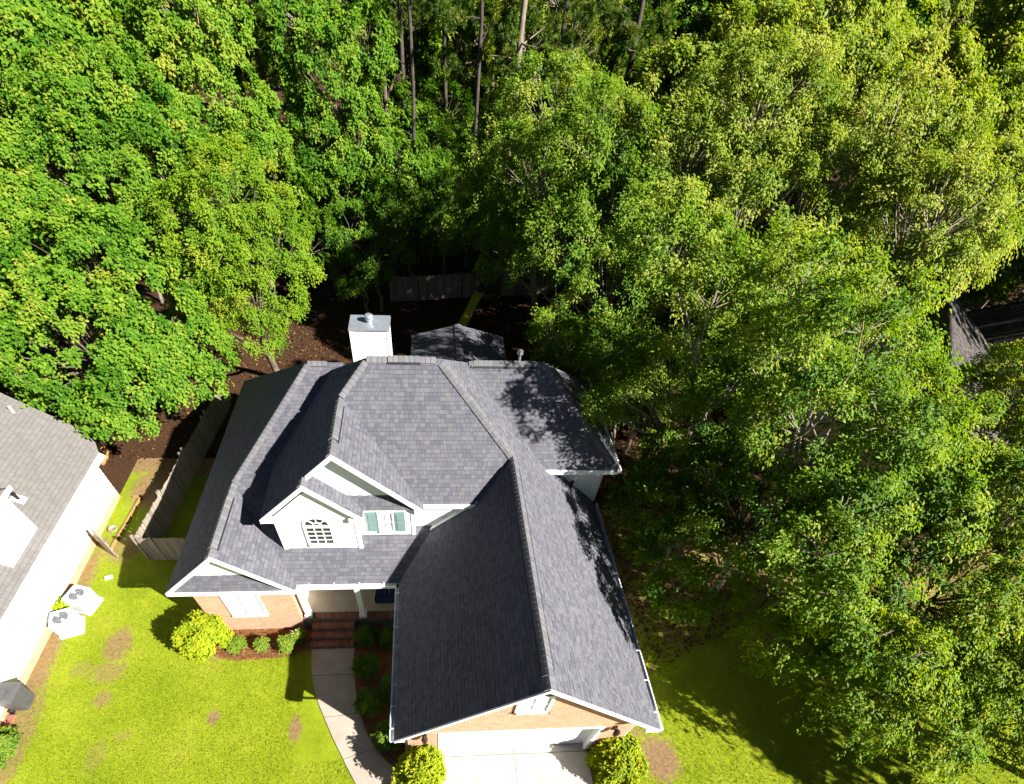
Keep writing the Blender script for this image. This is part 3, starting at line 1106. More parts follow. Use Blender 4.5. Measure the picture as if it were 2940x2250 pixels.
part('porch_beam', MB().box(-5.2, -1.3, 2.0, 2.22, z0 - 0.22, z0 - 0.06), 'white_paint', house)
# white cheek wall at the left end of the porch
part('porch_panel', MB().box(-5.262, -5.2, 2.25, 3.5, 0.62, z0 - 0.22), 'white_paint', house)
fd = part('front_door', MB().box(-4.5, -3.5, 3.55, 3.6, 0.6, 2.7), 'navy', house)
part('handle', MB().box(-3.62, -3.58, 3.5, 3.55, 1.5, 1.7), 'grey_metal', fd)

# windows ---------------------------------------------------------------
def grid_window(x0, x1, zb_, zt, y, nx, nz, pane='glass_dark', fr=0.07, label=None):
    wdo = part('window', MB().box(x0, x1, y - 0.01, y + 0.02, zb_, zt), pane, house, label=label)
    f = MB()
    f.box(x0 - fr, x0, y - 0.05, y + 0.02, zb_ - fr, zt + fr)
    f.box(x1, x1 + fr, y - 0.05, y + 0.02, zb_ - fr, zt + fr)
    f.box(x0, x1, y - 0.048, y + 0.02, zt, zt + fr)
    f.box(x0 - 0.03, x1 + 0.03, y - 0.09, y + 0.02, zb_ - fr - 0.01, zb_ - 0.004)
    part('frame', f, 'white_paint', wdo)
    for i in range(1, nx):
        xx = x0 + (x1 - x0) * i / nx
        part('muntin', MB().box(xx - 0.014, xx + 0.014, y - 0.032, y - 0.012, zb_, zt), 'white_paint', wdo)
    for i in range(1, nz):
        zz = zb_ + (zt - zb_) * i / nz
        part('muntin', MB().box(x0, x1, y - 0.03, y - 0.013, zz - 0.014, zz + 0.014), 'white_paint', wdo)
    return wdo


aw = grid_window(-4.34, -3.60, 4.02, 4.80, dwy, 3, 4, label='arched dormer window with white grille')
b = MB()
pts = [(-3.97 + 0.36 * math.cos(t), dwy - 0.012, 4.90 + 0.31 * math.sin(t)) for t in [math.pi * k / 16 for k in range(17)]]
b.prism(pts, (0, 0.03, 0))
fan = part('fanlight', b, 'glass_dark', aw)
b = MB()
for k in range(16):
    t0, t1 = math.pi * k / 16, math.pi * (k + 1) / 16
    def pp(r, t):
        return Vector((-3.97 + r * math.cos(t), dwy - 0.045, 4.90 + r * 0.87 * math.sin(t)))
    b.prism([pp(0.36, t0), pp(0.44, t0), pp(0.44, t1), pp(0.36, t1)], (0, 0.06, 0))
    b.prism([pp(0.12, t0), pp(0.145, t0), pp(0.145, t1), pp(0.12, t1)], (0, 0.035, 0))
for t in (math.pi * 0.25, math.pi * 0.5, math.pi * 0.75):
    d = Vector((math.cos(t), 0, math.sin(t) * 0.87))
    pr = Vector((-math.sin(t), 0, math.cos(t))) * 0.013
    o_ = Vector((-3.97, dwy - 0.04, 4.90))
    b.prism([o_ + d * 0.13 - pr, o_ + d * 0.37 - pr, o_ + d * 0.37 + pr, o_ + d * 0.13 + pr], (0, 0.03, 0))
part('muntin', b, 'white_paint', aw)
# shuttered window
grid_window(-2.10, -1.69, 4.22, 5.06, 3.143, 2, 2, 'blind', 0.05, label='small window with white blinds between shutters')
for (x0, x1) in ((-2.50, -2.18), (-1.61, -1.29)):
    s_ = part('shutter', MB().box(x0, x1, 3.095, 3.14, 4.2, 5.08), 'mint', house, label='mint green shutter')
    for (za, zb2) in ((4.27, 4.62), (4.69, 5.02)):
        part('panel', MB().box(x0 + 0.06, x1 - 0.06, 3.08, 3.1, za, zb2), 'mint', s_)
# left wing double window
for (x0, x1) in ((-7.55, -7.03), (-6.93, -6.41)):
    grid_window(x0, x1, 1.1, 2.45, WF, 2, 3, 'blind', 0.05)
# garage gable window
grid_window(1.74, 2.5, 3.9, 4.85, gw, 2, 2, 'blind', 0.08, label='white window high in the garage gable')
part('window_sill', MB().box(1.6, 2.64, gw - 0.06, gw, 3.74, 3.8), 'brick_red', house)
# wall lanterns
for lx in (4.9, -0.75):
    la = part('lantern', MB().box(lx - 0.06, lx + 0.06, gw - 0.02, gw, 2.0, 2.35), 'bronze', house, label='bronze wall lantern by the garage door')
    b = MB()
    b.tube([(lx, gw - 0.02, 2.3), (lx, gw - 0.12, 2.4), (lx, gw - 0.17, 2.36)], 0.012, 5)
    b.tube([(lx, gw - 0.17, 2.38), (lx, gw - 0.17, 2.3), (lx, gw - 0.17, 2.02), (lx, gw - 0.17, 1.98)], [0.03, 0.1, 0.07, 0.03], 6)
    part('lamp_head', b, 'bronze', la)

# chimney ---------------------------------------------------------------
CX0, CX1, CY0, CY1, CZ = -3.24, -1.89, 10.0, 10.9, 7.22
ch = part('chimney', MB().box(CX0, CX1, CY0, CY1, 3.0, CZ), 'white_paint', house, label='white lap sided chimney with metal cap')
bm_f = MB().hexa([(0, -0.006, 0), (CX1 - CX0, -0.006, 0), (CX1 - CX0, 0, 0), (0, 0, 0), (0, -0.004, 0.118), (CX1 - CX0, -0.004, 0.118), (CX1 - CX0, 0, 0.118), (0, 0, 0.118)])
bm_f.v = [(x, (-0.026 if (abs(z) < 0.01 and y < -0.001) else y), z) for x, y, z in bm_f.v]
me_f = bm_f.mesh('siding_board', 'white_paint')
bm_s = MB().hexa([(0, 0, 0), (0.026, 0, 0), (0.026, CY1 - CY0, 0), (0, CY1 - CY0, 0), (0, 0, 0.118), (0.004, 0, 0.118), (0.004, CY1 - CY0, 0.118), (0, CY1 - CY0, 0.118)])
me_s = bm_s.mesh('siding_board', 'white_paint')
for k in range(22):
    place('siding_board', me_f, ch, (CX0, CY0, CZ - 0.02 - 0.12 * (k + 1)))
    place('siding_board', me_s, ch, (CX1, CY0, CZ - 0.02 - 0.12 * (k + 1)))
for xx in (CX0 - 0.035, CX1 - 0.06):
    part('corner_trim', MB().box(xx, xx + 0.095, CY0 - 0.035, CY0 - 0.002, 3.2, CZ - 0.01), 'white_paint', ch)
b = MB()
b.hexa([(CX0 - 0.06, CY0 - 0.06, CZ), (CX1 + 0.06, CY0 - 0.06, CZ), (CX1 + 0.06, CY1 + 0.06, CZ), (CX0 - 0.06, CY1 + 0.06, CZ),
        (CX0 - 0.05, CY0 - 0.05, CZ + 0.07), (CX1 + 0.05, CY0 - 0.05, CZ + 0.07), (CX1 + 0.05, CY1 + 0.05, CZ + 0.07), (CX0 - 0.05, CY1 + 0.05, CZ + 0.07)])
part('chimney_cap', b, 'grey_metal', ch)
fx, fy = -2.58, 10.45
b = MB()
b.tube([(fx, fy, CZ + 0.06), (fx, fy, CZ + 0.2)], 0.1, 14)
b.tube([(fx, fy, CZ + 0.17), (fx, fy, CZ + 0.22)], 0.15, 14)
b.tube([(fx, fy, CZ + 0.24), (fx, fy, CZ + 0.29)], 0.15, 14)
b.tube([(fx, fy, CZ + 0.3), (fx, fy, CZ + 0.34)], [0.16, 0.11], 14)
part('flue_cap', b, 'grey_metal', ch, smooth=False)
# vent pipes
b = MB()
b.tube([(2.72, 8.5, 6.3), (2.72, 8.5, 7.25)], 0.05, 10)
b.tube([(2.72, 8.5, 7.22), (2.72, 8.5, 7.28), (2.72, 8.5, 7.38)], [0.07, 0.11, 0.1], 10)
part('vent_pipe', b, 'grey_metal', house)
b = MB()
b.tube([(4.6, 5.15, 4.1), (4.6, 5.15, 4.42)], 0.05, 8)
b.tube([(4.6, 5.15, 4.4), (4.6, 5.15, 4.47)], [0.08, 0.05], 8)
part('vent_pipe', b, 'dark', house)

# porch bench -----------------------------------------------------------
t = thing('porch_bench', 'navy cushioned bench with pale curved back on the porch', 'bench', (-2.2, 3.0, 0.6))
b = MB()
for lx in (-2.62, -1.6):
    for ly in (2.62, 3.18):
        b.box(lx - 0.03, lx + 0.03, ly - 0.03, ly + 0.03, 0.6, 1.0)
part('frame', b.box(-2.66, -1.56, 2.6, 3.22, 0.94, 1.0), 'white_paint', t)
b = MB()
b.tube([(-2.6, 3.2, 1.0), (-2.55, 3.22, 1.45), (-2.3, 3.24, 1.58), (-1.9, 3.24, 1.58), (-1.65, 3.22, 1.45), (-1.6, 3.2, 1.0)], 0.035, 8)
part('backrest', b, 'white_paint', t, smooth=True)
for (x0, x1) in ((-2.62, -2.12), (-2.1, -1.6)):
    part('cushion', MB().hexa([(x0, 2.58, 1.0), (x1, 2.58, 1.0), (x1, 3.16, 1.0), (x0, 3.16, 1.0), (x0 + 0.04, 2.62, 1.14), (x1 - 0.04, 2.62, 1.14), (x1 - 0.04, 3.12, 1.14), (x0 + 0.04, 3.12, 1.14)]), 'navy', t)
part('blanket', MB().board((-2.63, 2.57, 1.15), (-1.58, 2.57, 1.15), (0, 0.03, -0.5), (0, -0.02, 0)), 'navy', t)


# ------------------------------------------------------------------ bushes
def bush(name, label, c, r, mat, n=9, leaf=0.09, twigs=12, nl=12, group=None, sub=0.26, up=0.55, asp=0.5, tmix=(0.5, 0.2, 0.17), cat='shrub', loose=0.0):
    cx, cy = c
    t = thing(name, label, cat, (cx, cy, 0.0), group)
    rx, rz = r
    lobes = [(cx, cy, rz * 0.52, rx * 0.8, rx * 0.8, rz * 0.55)]
    for k in range(n):
        an = 2 * math.pi * k / n + random.uniform(-.3, .3)
        lobes.append((cx + math.cos(an) * rx * 0.55, cy + math.sin(an) * rx * 0.55, rz * random.uniform(0.35, 0.72), rx * 0.42, rx * 0.42, rz * 0.36))
    V, F, T, S, K = foliage(lobes, dens=1.5, sub=sub, twigs=twigs, nl=nl, leaf=leaf, asp=asp, droop=0.1 + loose, spread=0.035, up=up, low=-0.4, tmix=tmix)
    V[:, 2] = np.maximum(V[:, 2], 0.02)
    np_part('foliage', V, F, T, mat, t)
    b = MB()
    for k in range(6):
        an = k * 1.05
        b.tube(wander((cx + 0.03 * math.cos(an), cy + 0.03 * math.sin(an), -0.05), (cx + math.cos(an) * rx * 0.5, cy + math.sin(an) * rx * 0.5, rz * 0.6), 3, 0.03), [0.02, 0.016, 0.012, 0.006], 5)
    part('stem', b, 'bark', t)
    return t


bush('globe_shrub', 'large lime green rounded shrub at the left brick corner', (-8.6, 1.3), (0.66, 1.25), 'leaf_bush', 10, 0.12, sub=0.27)
bush('globe_shrub', 'lime green rounded shrub left of the garage door', (-0.86, -3.62), (0.6, 1.4), 'leaf_bush', 10, 0.11, sub=0.28)
bush('spreading_shrub', 'loose lime green shrub right of the garage door', (5.35, -3.5), (0.75, 1.05), 'leaf_bush', 9, 0.12, sub=0.3, loose=0.25)
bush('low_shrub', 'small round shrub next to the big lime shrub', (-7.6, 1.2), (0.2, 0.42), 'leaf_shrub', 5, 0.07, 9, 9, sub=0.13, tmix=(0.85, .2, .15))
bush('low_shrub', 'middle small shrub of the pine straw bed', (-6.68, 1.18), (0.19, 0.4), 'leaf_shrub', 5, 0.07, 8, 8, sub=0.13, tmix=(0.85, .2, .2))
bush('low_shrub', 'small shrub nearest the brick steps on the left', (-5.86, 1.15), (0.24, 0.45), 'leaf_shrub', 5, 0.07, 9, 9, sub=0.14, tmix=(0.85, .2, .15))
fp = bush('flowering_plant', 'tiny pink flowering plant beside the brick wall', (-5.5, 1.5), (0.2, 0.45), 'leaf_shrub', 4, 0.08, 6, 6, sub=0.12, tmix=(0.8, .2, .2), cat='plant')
b = MB()
for k in range(7):
    x, y, z = -5.5 + random.uniform(-.15, .15), 1.5 + random.uniform(-.15, .15), random.uniform(.38, .5)
    b.tube([(x, y, z), (x, y, z + .03)], [0.01, 0.03], 6)
part('blossom', b, 'flower', fp)
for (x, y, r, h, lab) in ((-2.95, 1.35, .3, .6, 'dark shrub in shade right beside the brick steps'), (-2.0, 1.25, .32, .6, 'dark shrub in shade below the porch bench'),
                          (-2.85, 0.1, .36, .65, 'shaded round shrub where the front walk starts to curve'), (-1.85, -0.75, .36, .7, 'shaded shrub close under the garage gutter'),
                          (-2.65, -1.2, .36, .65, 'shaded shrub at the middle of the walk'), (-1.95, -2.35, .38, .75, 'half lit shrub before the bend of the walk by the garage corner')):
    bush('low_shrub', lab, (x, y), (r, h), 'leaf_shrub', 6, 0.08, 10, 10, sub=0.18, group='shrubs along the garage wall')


# ------------------------------------------------------------------ left neighbour house
nb = thing('neighbor_house', 'white sided neighbour house with pale taupe shingle roof', 'house', (-17.0, 2.0, 0.0))
EX, EZ, PN = -13.72, 2.78, 0.72
def nz(x):
    return EZ + PN * (EX - x)
rn = Roof(nb, 'shingle_taupe', 0.145, nsingle=120)
RX = -19.2
rn.plane([[(EX, -8.0, EZ), (EX, 8.65, EZ), (-14.1, 9.45, nz(-14.1)), (RX, 9.9, nz(RX)), (RX, -8.0, nz(RX))]])
rn.plane([[(RX, -8.0, nz(RX)), (RX, 9.9, nz(RX)), (-24.7, 9.9, EZ), (-24.7, -8.0, EZ)]], shingle=False)
rn.build()
part('side_wall', MB().box(-24.2, -14.45, -7.6, 9.0, 0.35, EZ - 0.02), 'white_paint', nb)
part('foundation', MB().box(-24.2, -14.43, -7.6, 9.02, -0.2, 0.35), 'brick_wall', nb)
part('fascia', MB().box(EX, EX + 0.05, -8.0, 8.65, EZ - 0.2, EZ + 0.01), 'white_paint', nb)
part('soffit', MB().box(-14.45, EX, -8.0, 8.6, EZ - 0.19, EZ - 0.15), 'white_paint', nb)
g = MB()
g.board((EX + 0.05, -8.0, EZ), (EX + 0.05, 8.6, EZ), (0, 0, -0.13), (0.12, 0, 0))
part('gutter', g, 'white_metal', nb)
me_b = MB().hexa([(0, 0, 0), (0.03, 0, 0), (0.03, 16.6, 0), (0, 16.6, 0), (0, 0, 0.19), (0.006, 0, 0.19), (0.006, 16.6, 0.19), (0, 16.6, 0.19)]).mesh('siding_board', 'white_paint')
for k in range(11):
    place('siding_board', me_b, nb, (-14.45, -7.6, 0.36 + 0.195 * k))
# wall dormer
b = MB()
b.box(-16.5, -14.05, 2.75, 4.45, 2.6, 4.75)
nd = part('dormer_wall', b, 'white_paint', nb)
b = MB()
b.hexa([(-16.8, 2.6, 4.75), (-13.85, 2.6, 4.75), (-13.85, 4.62, 4.75), (-16.8, 4.62, 4.75), (-16.8, 3.5, 5.35), (-13.85, 3.5, 5.35), (-13.85, 3.7, 5.35), (-16.8, 3.7, 5.35)])
part('dormer_roof', b, 'shingle_taupe', nb)
part('rake_board', MB().box(-13.84, -13.8, 2.58, 4.64, 4.7, 4.85), 'white_paint', nb)
# double window on the side wall
for y0 in (5.9, 6.75):
    wd_ = part('window', MB().box(-14.44, -14.41, y0, y0 + 0.72, 0.95, 2.1), 'blind', nb)
    f = MB()
    f.box(-14.43, -14.38, y0 - 0.06, y0, 0.9, 2.15)
    f.box(-14.43, -14.38, y0 + 0.72, y0 + 0.78, 0.9, 2.15)
    f.box(-14.43, -14.37, y0, y0 + 0.72, 2.1, 2.15)
    f.box(-14.43, -14.37, y0, y0 + 0.72, 0.88, 0.95)
    part('frame', f, 'white_paint', wd_)
    part('muntin', MB().box(-14.42, -14.39, y0, y0 + 0.72, 1.5, 1.54), 'white_paint', wd_)
b = MB()
b.tube([(-14.75, 5.35, nz(-14.75) - 0.1), (-14.75, 5.35, nz(-14.75) + 0.42)], 0.06, 10)
vp = part('vent_pipe', b, 'bronze', nb, label='dark vent pipe with pale cap')
part('cap', MB().tube([(-14.75, 5.35, nz(-14.75) + 0.41), (-14.75, 5.35, nz(-14.75) + 0.5)], [0.085, 0.075], 10), 'white_metal', vp)
part('flashing', MB().board((-14.9, 5.2, nz(-14.9) + 0.022), (-14.58, 5.2, nz(-14.58) + 0.022), (0, 0.3, 0), (0.01, 0, 0.012)), 'white_metal', vp)
b = MB()
b.tube([(-16.0, 9.0, nz(-16.0) - 0.1), (-16.0, 9.0, nz(-16.0) + 0.25)], 0.045, 8)
part('vent_pipe', b, 'white_metal', nb)

# air conditioners, bin, plant
def ac(label, x, y, w_, rz):
    t = thing('air_conditioner', label, 'air conditioner', (x, y, 0), 'outdoor units beside the neighbour wall')
    cs, sn = math.cos(rz), math.sin(rz)
    def pt(a, b_, z):
        return (x + a * cs - b_ * sn, y + a * sn + b_ * cs, z)
    h = w_ / 2
    ch_ = 0.05
    ring = [(-h + ch_, -h), (h - ch_, -h), (h, -h + ch_), (h, h - ch_), (h - ch_, h), (-h + ch_, h), (-h, h - ch_), (-h, -h + ch_)]
    part('housing', MB().prism([pt(a, b_, 0.08) for a, b_ in ring], (0, 0, 0.62)), 'ac_white', t)
    part('pad', MB().prism([pt(a * 1.15, b_ * 1.15, 0.0) for a, b_ in ring], (0, 0, 0.08)), 'concrete', t)
    part('top_panel', MB().prism([pt(a * 1.03, b_ * 1.03, 0.70) for a, b_ in ring], (0, 0, 0.05)), 'ac_white', t)
    g_ = MB()
    for k in range(4):
        r = 0.07 + 0.06 * k
        g_.tube([pt(r * math.cos(q), r * math.sin(q), 0.762) for q in [2 * math.pi * i / 20 for i in range(21)]], 0.007, 4, False)
    part('fan_grille', g_, 'grey_metal', t)
    part('fan_opening', MB().prism([pt(0.26 * math.cos(q), 0.26 * math.sin(q), 0.745) for q in [2 * math.pi * i / 20 for i in range(20)]], (0, 0, 0.009)), 'bin_grey', t)
    lv = MB()
    for k in range(9):
        z = 0.15 + k * 0.058
        lv.prism([pt(a * 1.012, b_ * 1.012, z) for a, b_ in ring], (0, 0, 0.015))
    part('louver', lv, 'grey_metal', t)


ac('white square outdoor air unit nearest the bin', -13.75, 2.2, 0.7, 0.35)
ac('white square outdoor air unit nearest the gate', -13.6, 3.2, 0.72, -0.28)
t = thing('trash_bin', 'dark grey wheeled trash bin beside the neighbour wall', 'trash bin', (-14.1, -0.7, 0))
b = MB()
b.hexa([(-14.35, -0.95, 0.08), (-13.85, -0.95, 0.08), (-13.85, -0.45, 0.08), (-14.35, -0.45, 0.08), (-14.42, -1.02, 0.98), (-13.76, -1.02, 0.98), (-13.76, -0.38, 0.98), (-14.42, -0.38, 0.98)])
part('body', b, 'bin_grey', t)
b = MB()
b.hexa([(-14.46, -1.06, 0.98), (-13.72, -1.06, 0.98), (-13.72, -0.34, 0.98), (-14.46, -0.34, 0.98), (-14.38, -0.98, 1.06), (-13.82, -0.98, 1.05), (-13.82, -0.42, 1.05), (-14.38, -0.42, 1.06)])
lid = part('lid', b, 'bin_grey', t)
part('rib', MB().box(-14.3, -14.0, -0.8, -0.62, 1.055, 1.075), 'bin_grey', lid)
part('handle', MB().tube([(-14.44, -1.0, 0.95), (-14.5, -1.0, 0.98), (-14.5, -0.4, 0.98), (-14.44, -0.4, 0.95)], 0.018, 6), 'dark', t)
for y in (-1.0, -0.4):
    part('wheel', MB().tube([(-14.34, y - 0.03, 0.12), (-14.34, y + 0.03, 0.12)], 0.11, 14), 'dark', t)
bush('leafy_plant', 'small bright plant behind the air units', (-14.2, 3.0), (0.28, 0.5), 'leaf_bush', 4, 0.12, 6, 6, sub=0.14, cat='plant', loose=0.3)
bush('low_shrub', 'shrub cut by the left picture edge on the neighbour lawn', (-14.05, -2.25), (0.55, 0.8), 'leaf_shrub', 8, 0.08, sub=0.22, tmix=(0.7, .2, .15))
brk = solo('brick_edging', MB().box(-14.6, -14.2, -1.9, -1.1, -0.02, 0.12), 'brick_red2', 'low red brick pad below the trash bin', 'bricks')

# ------------------------------------------------------------------ fences
pk = MB()
pk.v, pk.f = [], []
FH = 1.38
pk.prism([(-0.068, -0.009, 0), (0.068, -0.009, 0), (0.068, -0.009, FH - 0.04), (0.04, -0.009, FH), (-0.04, -0.009, FH), (-0.068, -0.009, FH - 0.04)], (0, 0.018, 0))
pk_mesh = pk.mesh('picket', 'fence_wood')


def fence(label, P, sc=1.0, group=None, name='wood_fence'):
    P = [Vector((x, y, 0)) for x, y in P]
    t = thing(name, label, 'fence', P[0], group)
    for A, B in zip(P[:-1], P[1:]):
        d = B - A
        L = d.length
        d.normalize()
        side = Vector((-d.y, d.x, 0))
        n = int(L / 0.145)
        m0 = Matrix((d, side, Vector((0, 0, 1)))).transposed()
        for k in range(n):
            m3 = m0 @ Matrix.Rotation(random.gauss(0, 0.012), 3, 'Y')
            m3 = m3 @ Matrix.Diagonal((1, 1, sc * random.uniform(0.975, 1.02)))
            place('picket', pk_mesh, t, A + d * (0.07 + 0.145 * k) + side * random.uniform(-0.004, 0.004), m3)
        for z in (0.25, 0.7, 1.15):
            part('rail', MB().board(A + Vector((0, 0, z * sc)) + side * 0.012, B + Vector((0, 0, z * sc)) + side * 0.012, (0, 0, 0.08), side * 0.035), 'fence_wood', t)
        for k in range(int(L / 2.4) + 1):
            p = A + d * min(L - 0.05, k * 2.4) + side * 0.1
            part('post', MB().box(p.x - 0.045, p.x + 0.045, p.y - 0.045, p.y + 0.045, 0, FH * sc + 0.04), 'fence_wood', t)
    return t


fence('weathered picket fence running back beside the left wing', [(-12.0, 5.45), (-11.75, 7.9), (-11.55, 10.6), (-11.3, 13.4), (-11.1, 16.0)])
fence('short weathered fence panel between side fence and house', [(-11.92, 5.35), (-8.5, 5.35)])
fence('open gate leaf standing next to the neighbour wall', [(-13.75, 5.75), (-13.15, 5.35)], 0.95, name='fence_gate')
fence('grey fence across the back of the yard behind the slide', [(-3.0, 27.8), (-1.0, 28.1), (2.0, 28.6), (8.5, 29.5)], 1.15)
ed = solo('wood_edging', MB().board((-13.75, 5.9, 0.0), (-13.55, 8.9, 0.0), (0, 0, 0.1), (0.07, 0, 0)).board((-13.85, 8.9, 0), (-13.55, 8.9, 0), (0, 0, 0.1), (0, 0.07, 0)), 'cedar', 'low wood edging around the bare bed by the neighbour wall', 'edging')
hose = MB()
hose.tube([(-14.0 + (0.12 + 0.015 * (k // 16)) * math.cos(k * 0.4), 7.0 + (0.12 + 0.015 * (k // 16)) * math.sin(k * 0.4), 0.04 + 0.012 * (k / 8)) for k in range(60)], 0.018, 5)
solo('garden_hose', hose, 'stone', 'coiled grey hose on the bare bed by the neighbour wall', 'hose')
solo('splash_block', MB().hexa([(-13.4, 4.35, 0), (-13.15, 4.45, 0), (-13.2, 4.6, 0), (-13.45, 4.5, 0), (-13.38, 4.37, 0.08), (-13.17, 4.45, 0.05), (-13.21, 4.58, 0.05), (-13.43, 4.49, 0.08)]), 'white_paint', 'small white block lying in the grass by the gate', 'block')

# deck stair, grill and clutter behind the neighbour house
t = thing('deck_stair', 'small cedar deck stair behind the neighbour roof', 'stairs', (-17.6, 11.6, 0))
for k in range(7):
    x0 = -17.5 + 0.06 * k
    part('slat', MB().box(-18.2 + 0.2 * k, -18.05 + 0.2 * k, 11.1, 12.3, 1.0 + 0.0 * k, 1.05), 'cedar', t)
for k in range(5):
    part('baluster', MB().box(-17.0 + 0.14 * k, -16.96 + 0.14 * k, 11.0, 11.04, 0.3, 1.6), 'cedar', t)
part('hand_rail', MB().box(-17.05, -16.3, 10.97, 11.07, 1.6, 1.66), 'cedar', t)
part('stringer', MB().board((-16.7, 11.1, 1.0), (-15.9, 11.1, 0.1), (0, 0, -0.2), (0, 1.0, 0)), 'cedar', t)
t = thing('kettle_grill', 'grey covered grill standing behind the neighbour house', 'grill', (-16.2, 12.6, 0))
b = MB()
b.tube([(-16.2, 12.6, 0.75), (-16.2, 12.6, 0.85), (-16.2, 12.6, 1.05), (-16.2, 12.6, 1.2), (-16.2, 12.6, 1.25)], [0.3, 0.42, 0.42, 0.25, 0.05], 16)
part('lid', b, 'grey_metal', t, smooth=True)
b = MB()
for q in (0.5, 2.6, 4.7):
    b.tube([(-16.2 + .2 * math.cos(q), 12.6 + .2 * math.sin(q), 0.8), (-16.2 + .35 * math.cos(q), 12.6 + .35 * math.sin(q), 0.0)], 0.02, 6)
part('leg', b, 'dark', t)

# ------------------------------------------------------------------ back yard: slide and play set
t = thing('play_slide', 'yellow slide leaning down behind the house', 'slide', (2.0, 25.5, 0))
P0_, P1_ = Vector((3.0, 26.6, 1.25)), Vector((1.5, 23.7, 0.15))
n_ = 10
dd = (P1_ - P0_).normalized()
sd_ = Vector((dd.y, -dd.x, 0)).normalized()
b = MB()
for k in range(n_):
    q0, q1 = P0_.lerp(P1_, k / n_), P0_.lerp(P1_, (k + 1) / n_)
    o0 = Vector((0, 0, 0.06 * math.sin(k / n_ * 6.3)))
    o1 = Vector((0, 0, 0.06 * math.sin((k + 1) / n_ * 6.3)))
    b.hexa([q0 + o0 - sd_ * 0.24, q0 + o0 + sd_ * 0.24, q1 + o1 + sd_ * 0.24, q1 + o1 - sd_ * 0.24] + [p + Vector((0, 0, 0.03)) for p in (q0 + o0 - sd_ * 0.24, q0 + o0 + sd_ * 0.24, q1 + o1 + sd_ * 0.24, q1 + o1 - sd_ * 0.24)])
    for s in (-1, 1):
        b.board(q0 + o0 + sd_ * 0.24 * s, q1 + o1 + sd_ * 0.24 * s, (0, 0, 0.13), sd_ * 0.04 * s)
part('chute', b, 'slide_yellow', t)
t = thing('play_set', 'dark wooden play set frame at the back fence', 'play set', (3.6, 27.0, 0))
for (x, y) in ((3.0, 26.6), (4.3, 26.6), (3.0, 27.9), (4.3, 27.9)):
    part('post', MB().box(x - .05, x + .05, y - .05, y + .05, 0, 2.4), 'dark_wood', t)
part('platform', MB().box(2.95, 4.35, 26.55, 27.95, 1.2, 1.28), 'dark_wood', t)
for k in range(8):
    part('baluster', MB().box(3.1 + k * .16, 3.14 + k * .16, 26.58, 26.62, 1.28, 1.95), 'dark_wood', t)
part('hand_rail', MB().box(2.95, 4.35, 26.54, 26.66, 1.95, 2.02), 'dark_wood', t)
part('beam', MB().board((3.0, 26.6, 2.4), (4.3, 26.6, 2.4), (0, 0, 0.1), (0, 0.08, 0)).board((3.0, 27.9, 2.4), (4.3, 27.9, 2.4), (0, 0, 0.1), (0, 0.08, 0)), 'dark_wood', t)

# ------------------------------------------------------------------ right neighbour house (mostly behind leaves)
rh = thing('neighbor_house', 'dark roofed neighbour house half hidden below the right trees', 'house', (25.0, 14.0, 0.0))
rr_ = Roof(rh, 'shingle_brown', 0.2, nsingle=150)
rdir = Vector((0.56, 0.83, 0)).normalized()
rs = Vector((rdir.y, -rdir.x, 0))
def gable(cen, L, half, ze, zr):
    c_ = Vector(cen)
    A, B = c_ - rdir * L / 2, c_ + rdir * L / 2
    e = Vector((0, 0, ze))
    r = Vector((0, 0, zr))
    rr_.plane([[A + r, B + r, B - rs * half + e, A - rs * half + e]])
    rr_.plane([[A + r, A + rs * half + e, B + rs * half + e, B + r]])
    w_ = MB()
    k = 0.4
    q = [A - rs * (half - k) + rdir * k, A + rs * (half - k) + rdir * k, B + rs * (half - k) - rdir * k, B - rs * (half - k) - rdir * k]
    w_.prism(q, (0, 0, ze))
    for s, X in ((1, A + rdir * k), (-1, B - rdir * k)):
        w_.prism([X - rs * (half - k) + e, X + rs * (half - k) + e, X + Vector((0, 0, zr - 0.3))], rdir * 0.05 * s)
    part('wall', w_, 'stone', rh)


gable((23.6, 13.2, 0), 13.0, 4.6, 2.9, 5.6)
gable((32.0, 13.5, 0), 14.0, 4.2, 2.9, 5.4)
rr_.build()
rr_.caps(Vector((23.6, 13.2, 5.6)) - rdir * 6.5, Vector((23.6, 13.2, 5.6)) + rdir * 6.5, (-rs * 0.59 + Vector((0, 0, 1))), (rs * 0.59 + Vector((0, 0, 1))), 0.16, 0.3)

# ------------------------------------------------------------------ grass
def in_rects(p, rects):
    m = np.zeros(len(p), bool)
    for (x0, x1, y0, y1) in rects:
        m |= (p[:, 0] > x0) & (p[:, 0] < x1) & (p[:, 1] > y0) & (p[:, 1] < y1)
    return m


def in_poly(P, pts):
    P = np.array(P)
    ins = np.zeros(len(pts), bool)
    j = len(P) - 1
    for i in range(len(P)):
        ins ^= ((P[i, 1] > pts[:, 1]) != (P[j, 1] > pts[:, 1])) & (pts[:, 0] < (P[j, 0] - P[i, 0]) * (pts[:, 1] - P[i, 1]) / (P[j, 1] - P[i, 1] + 1e-12) + P[i, 0])
        j = i
    return ins


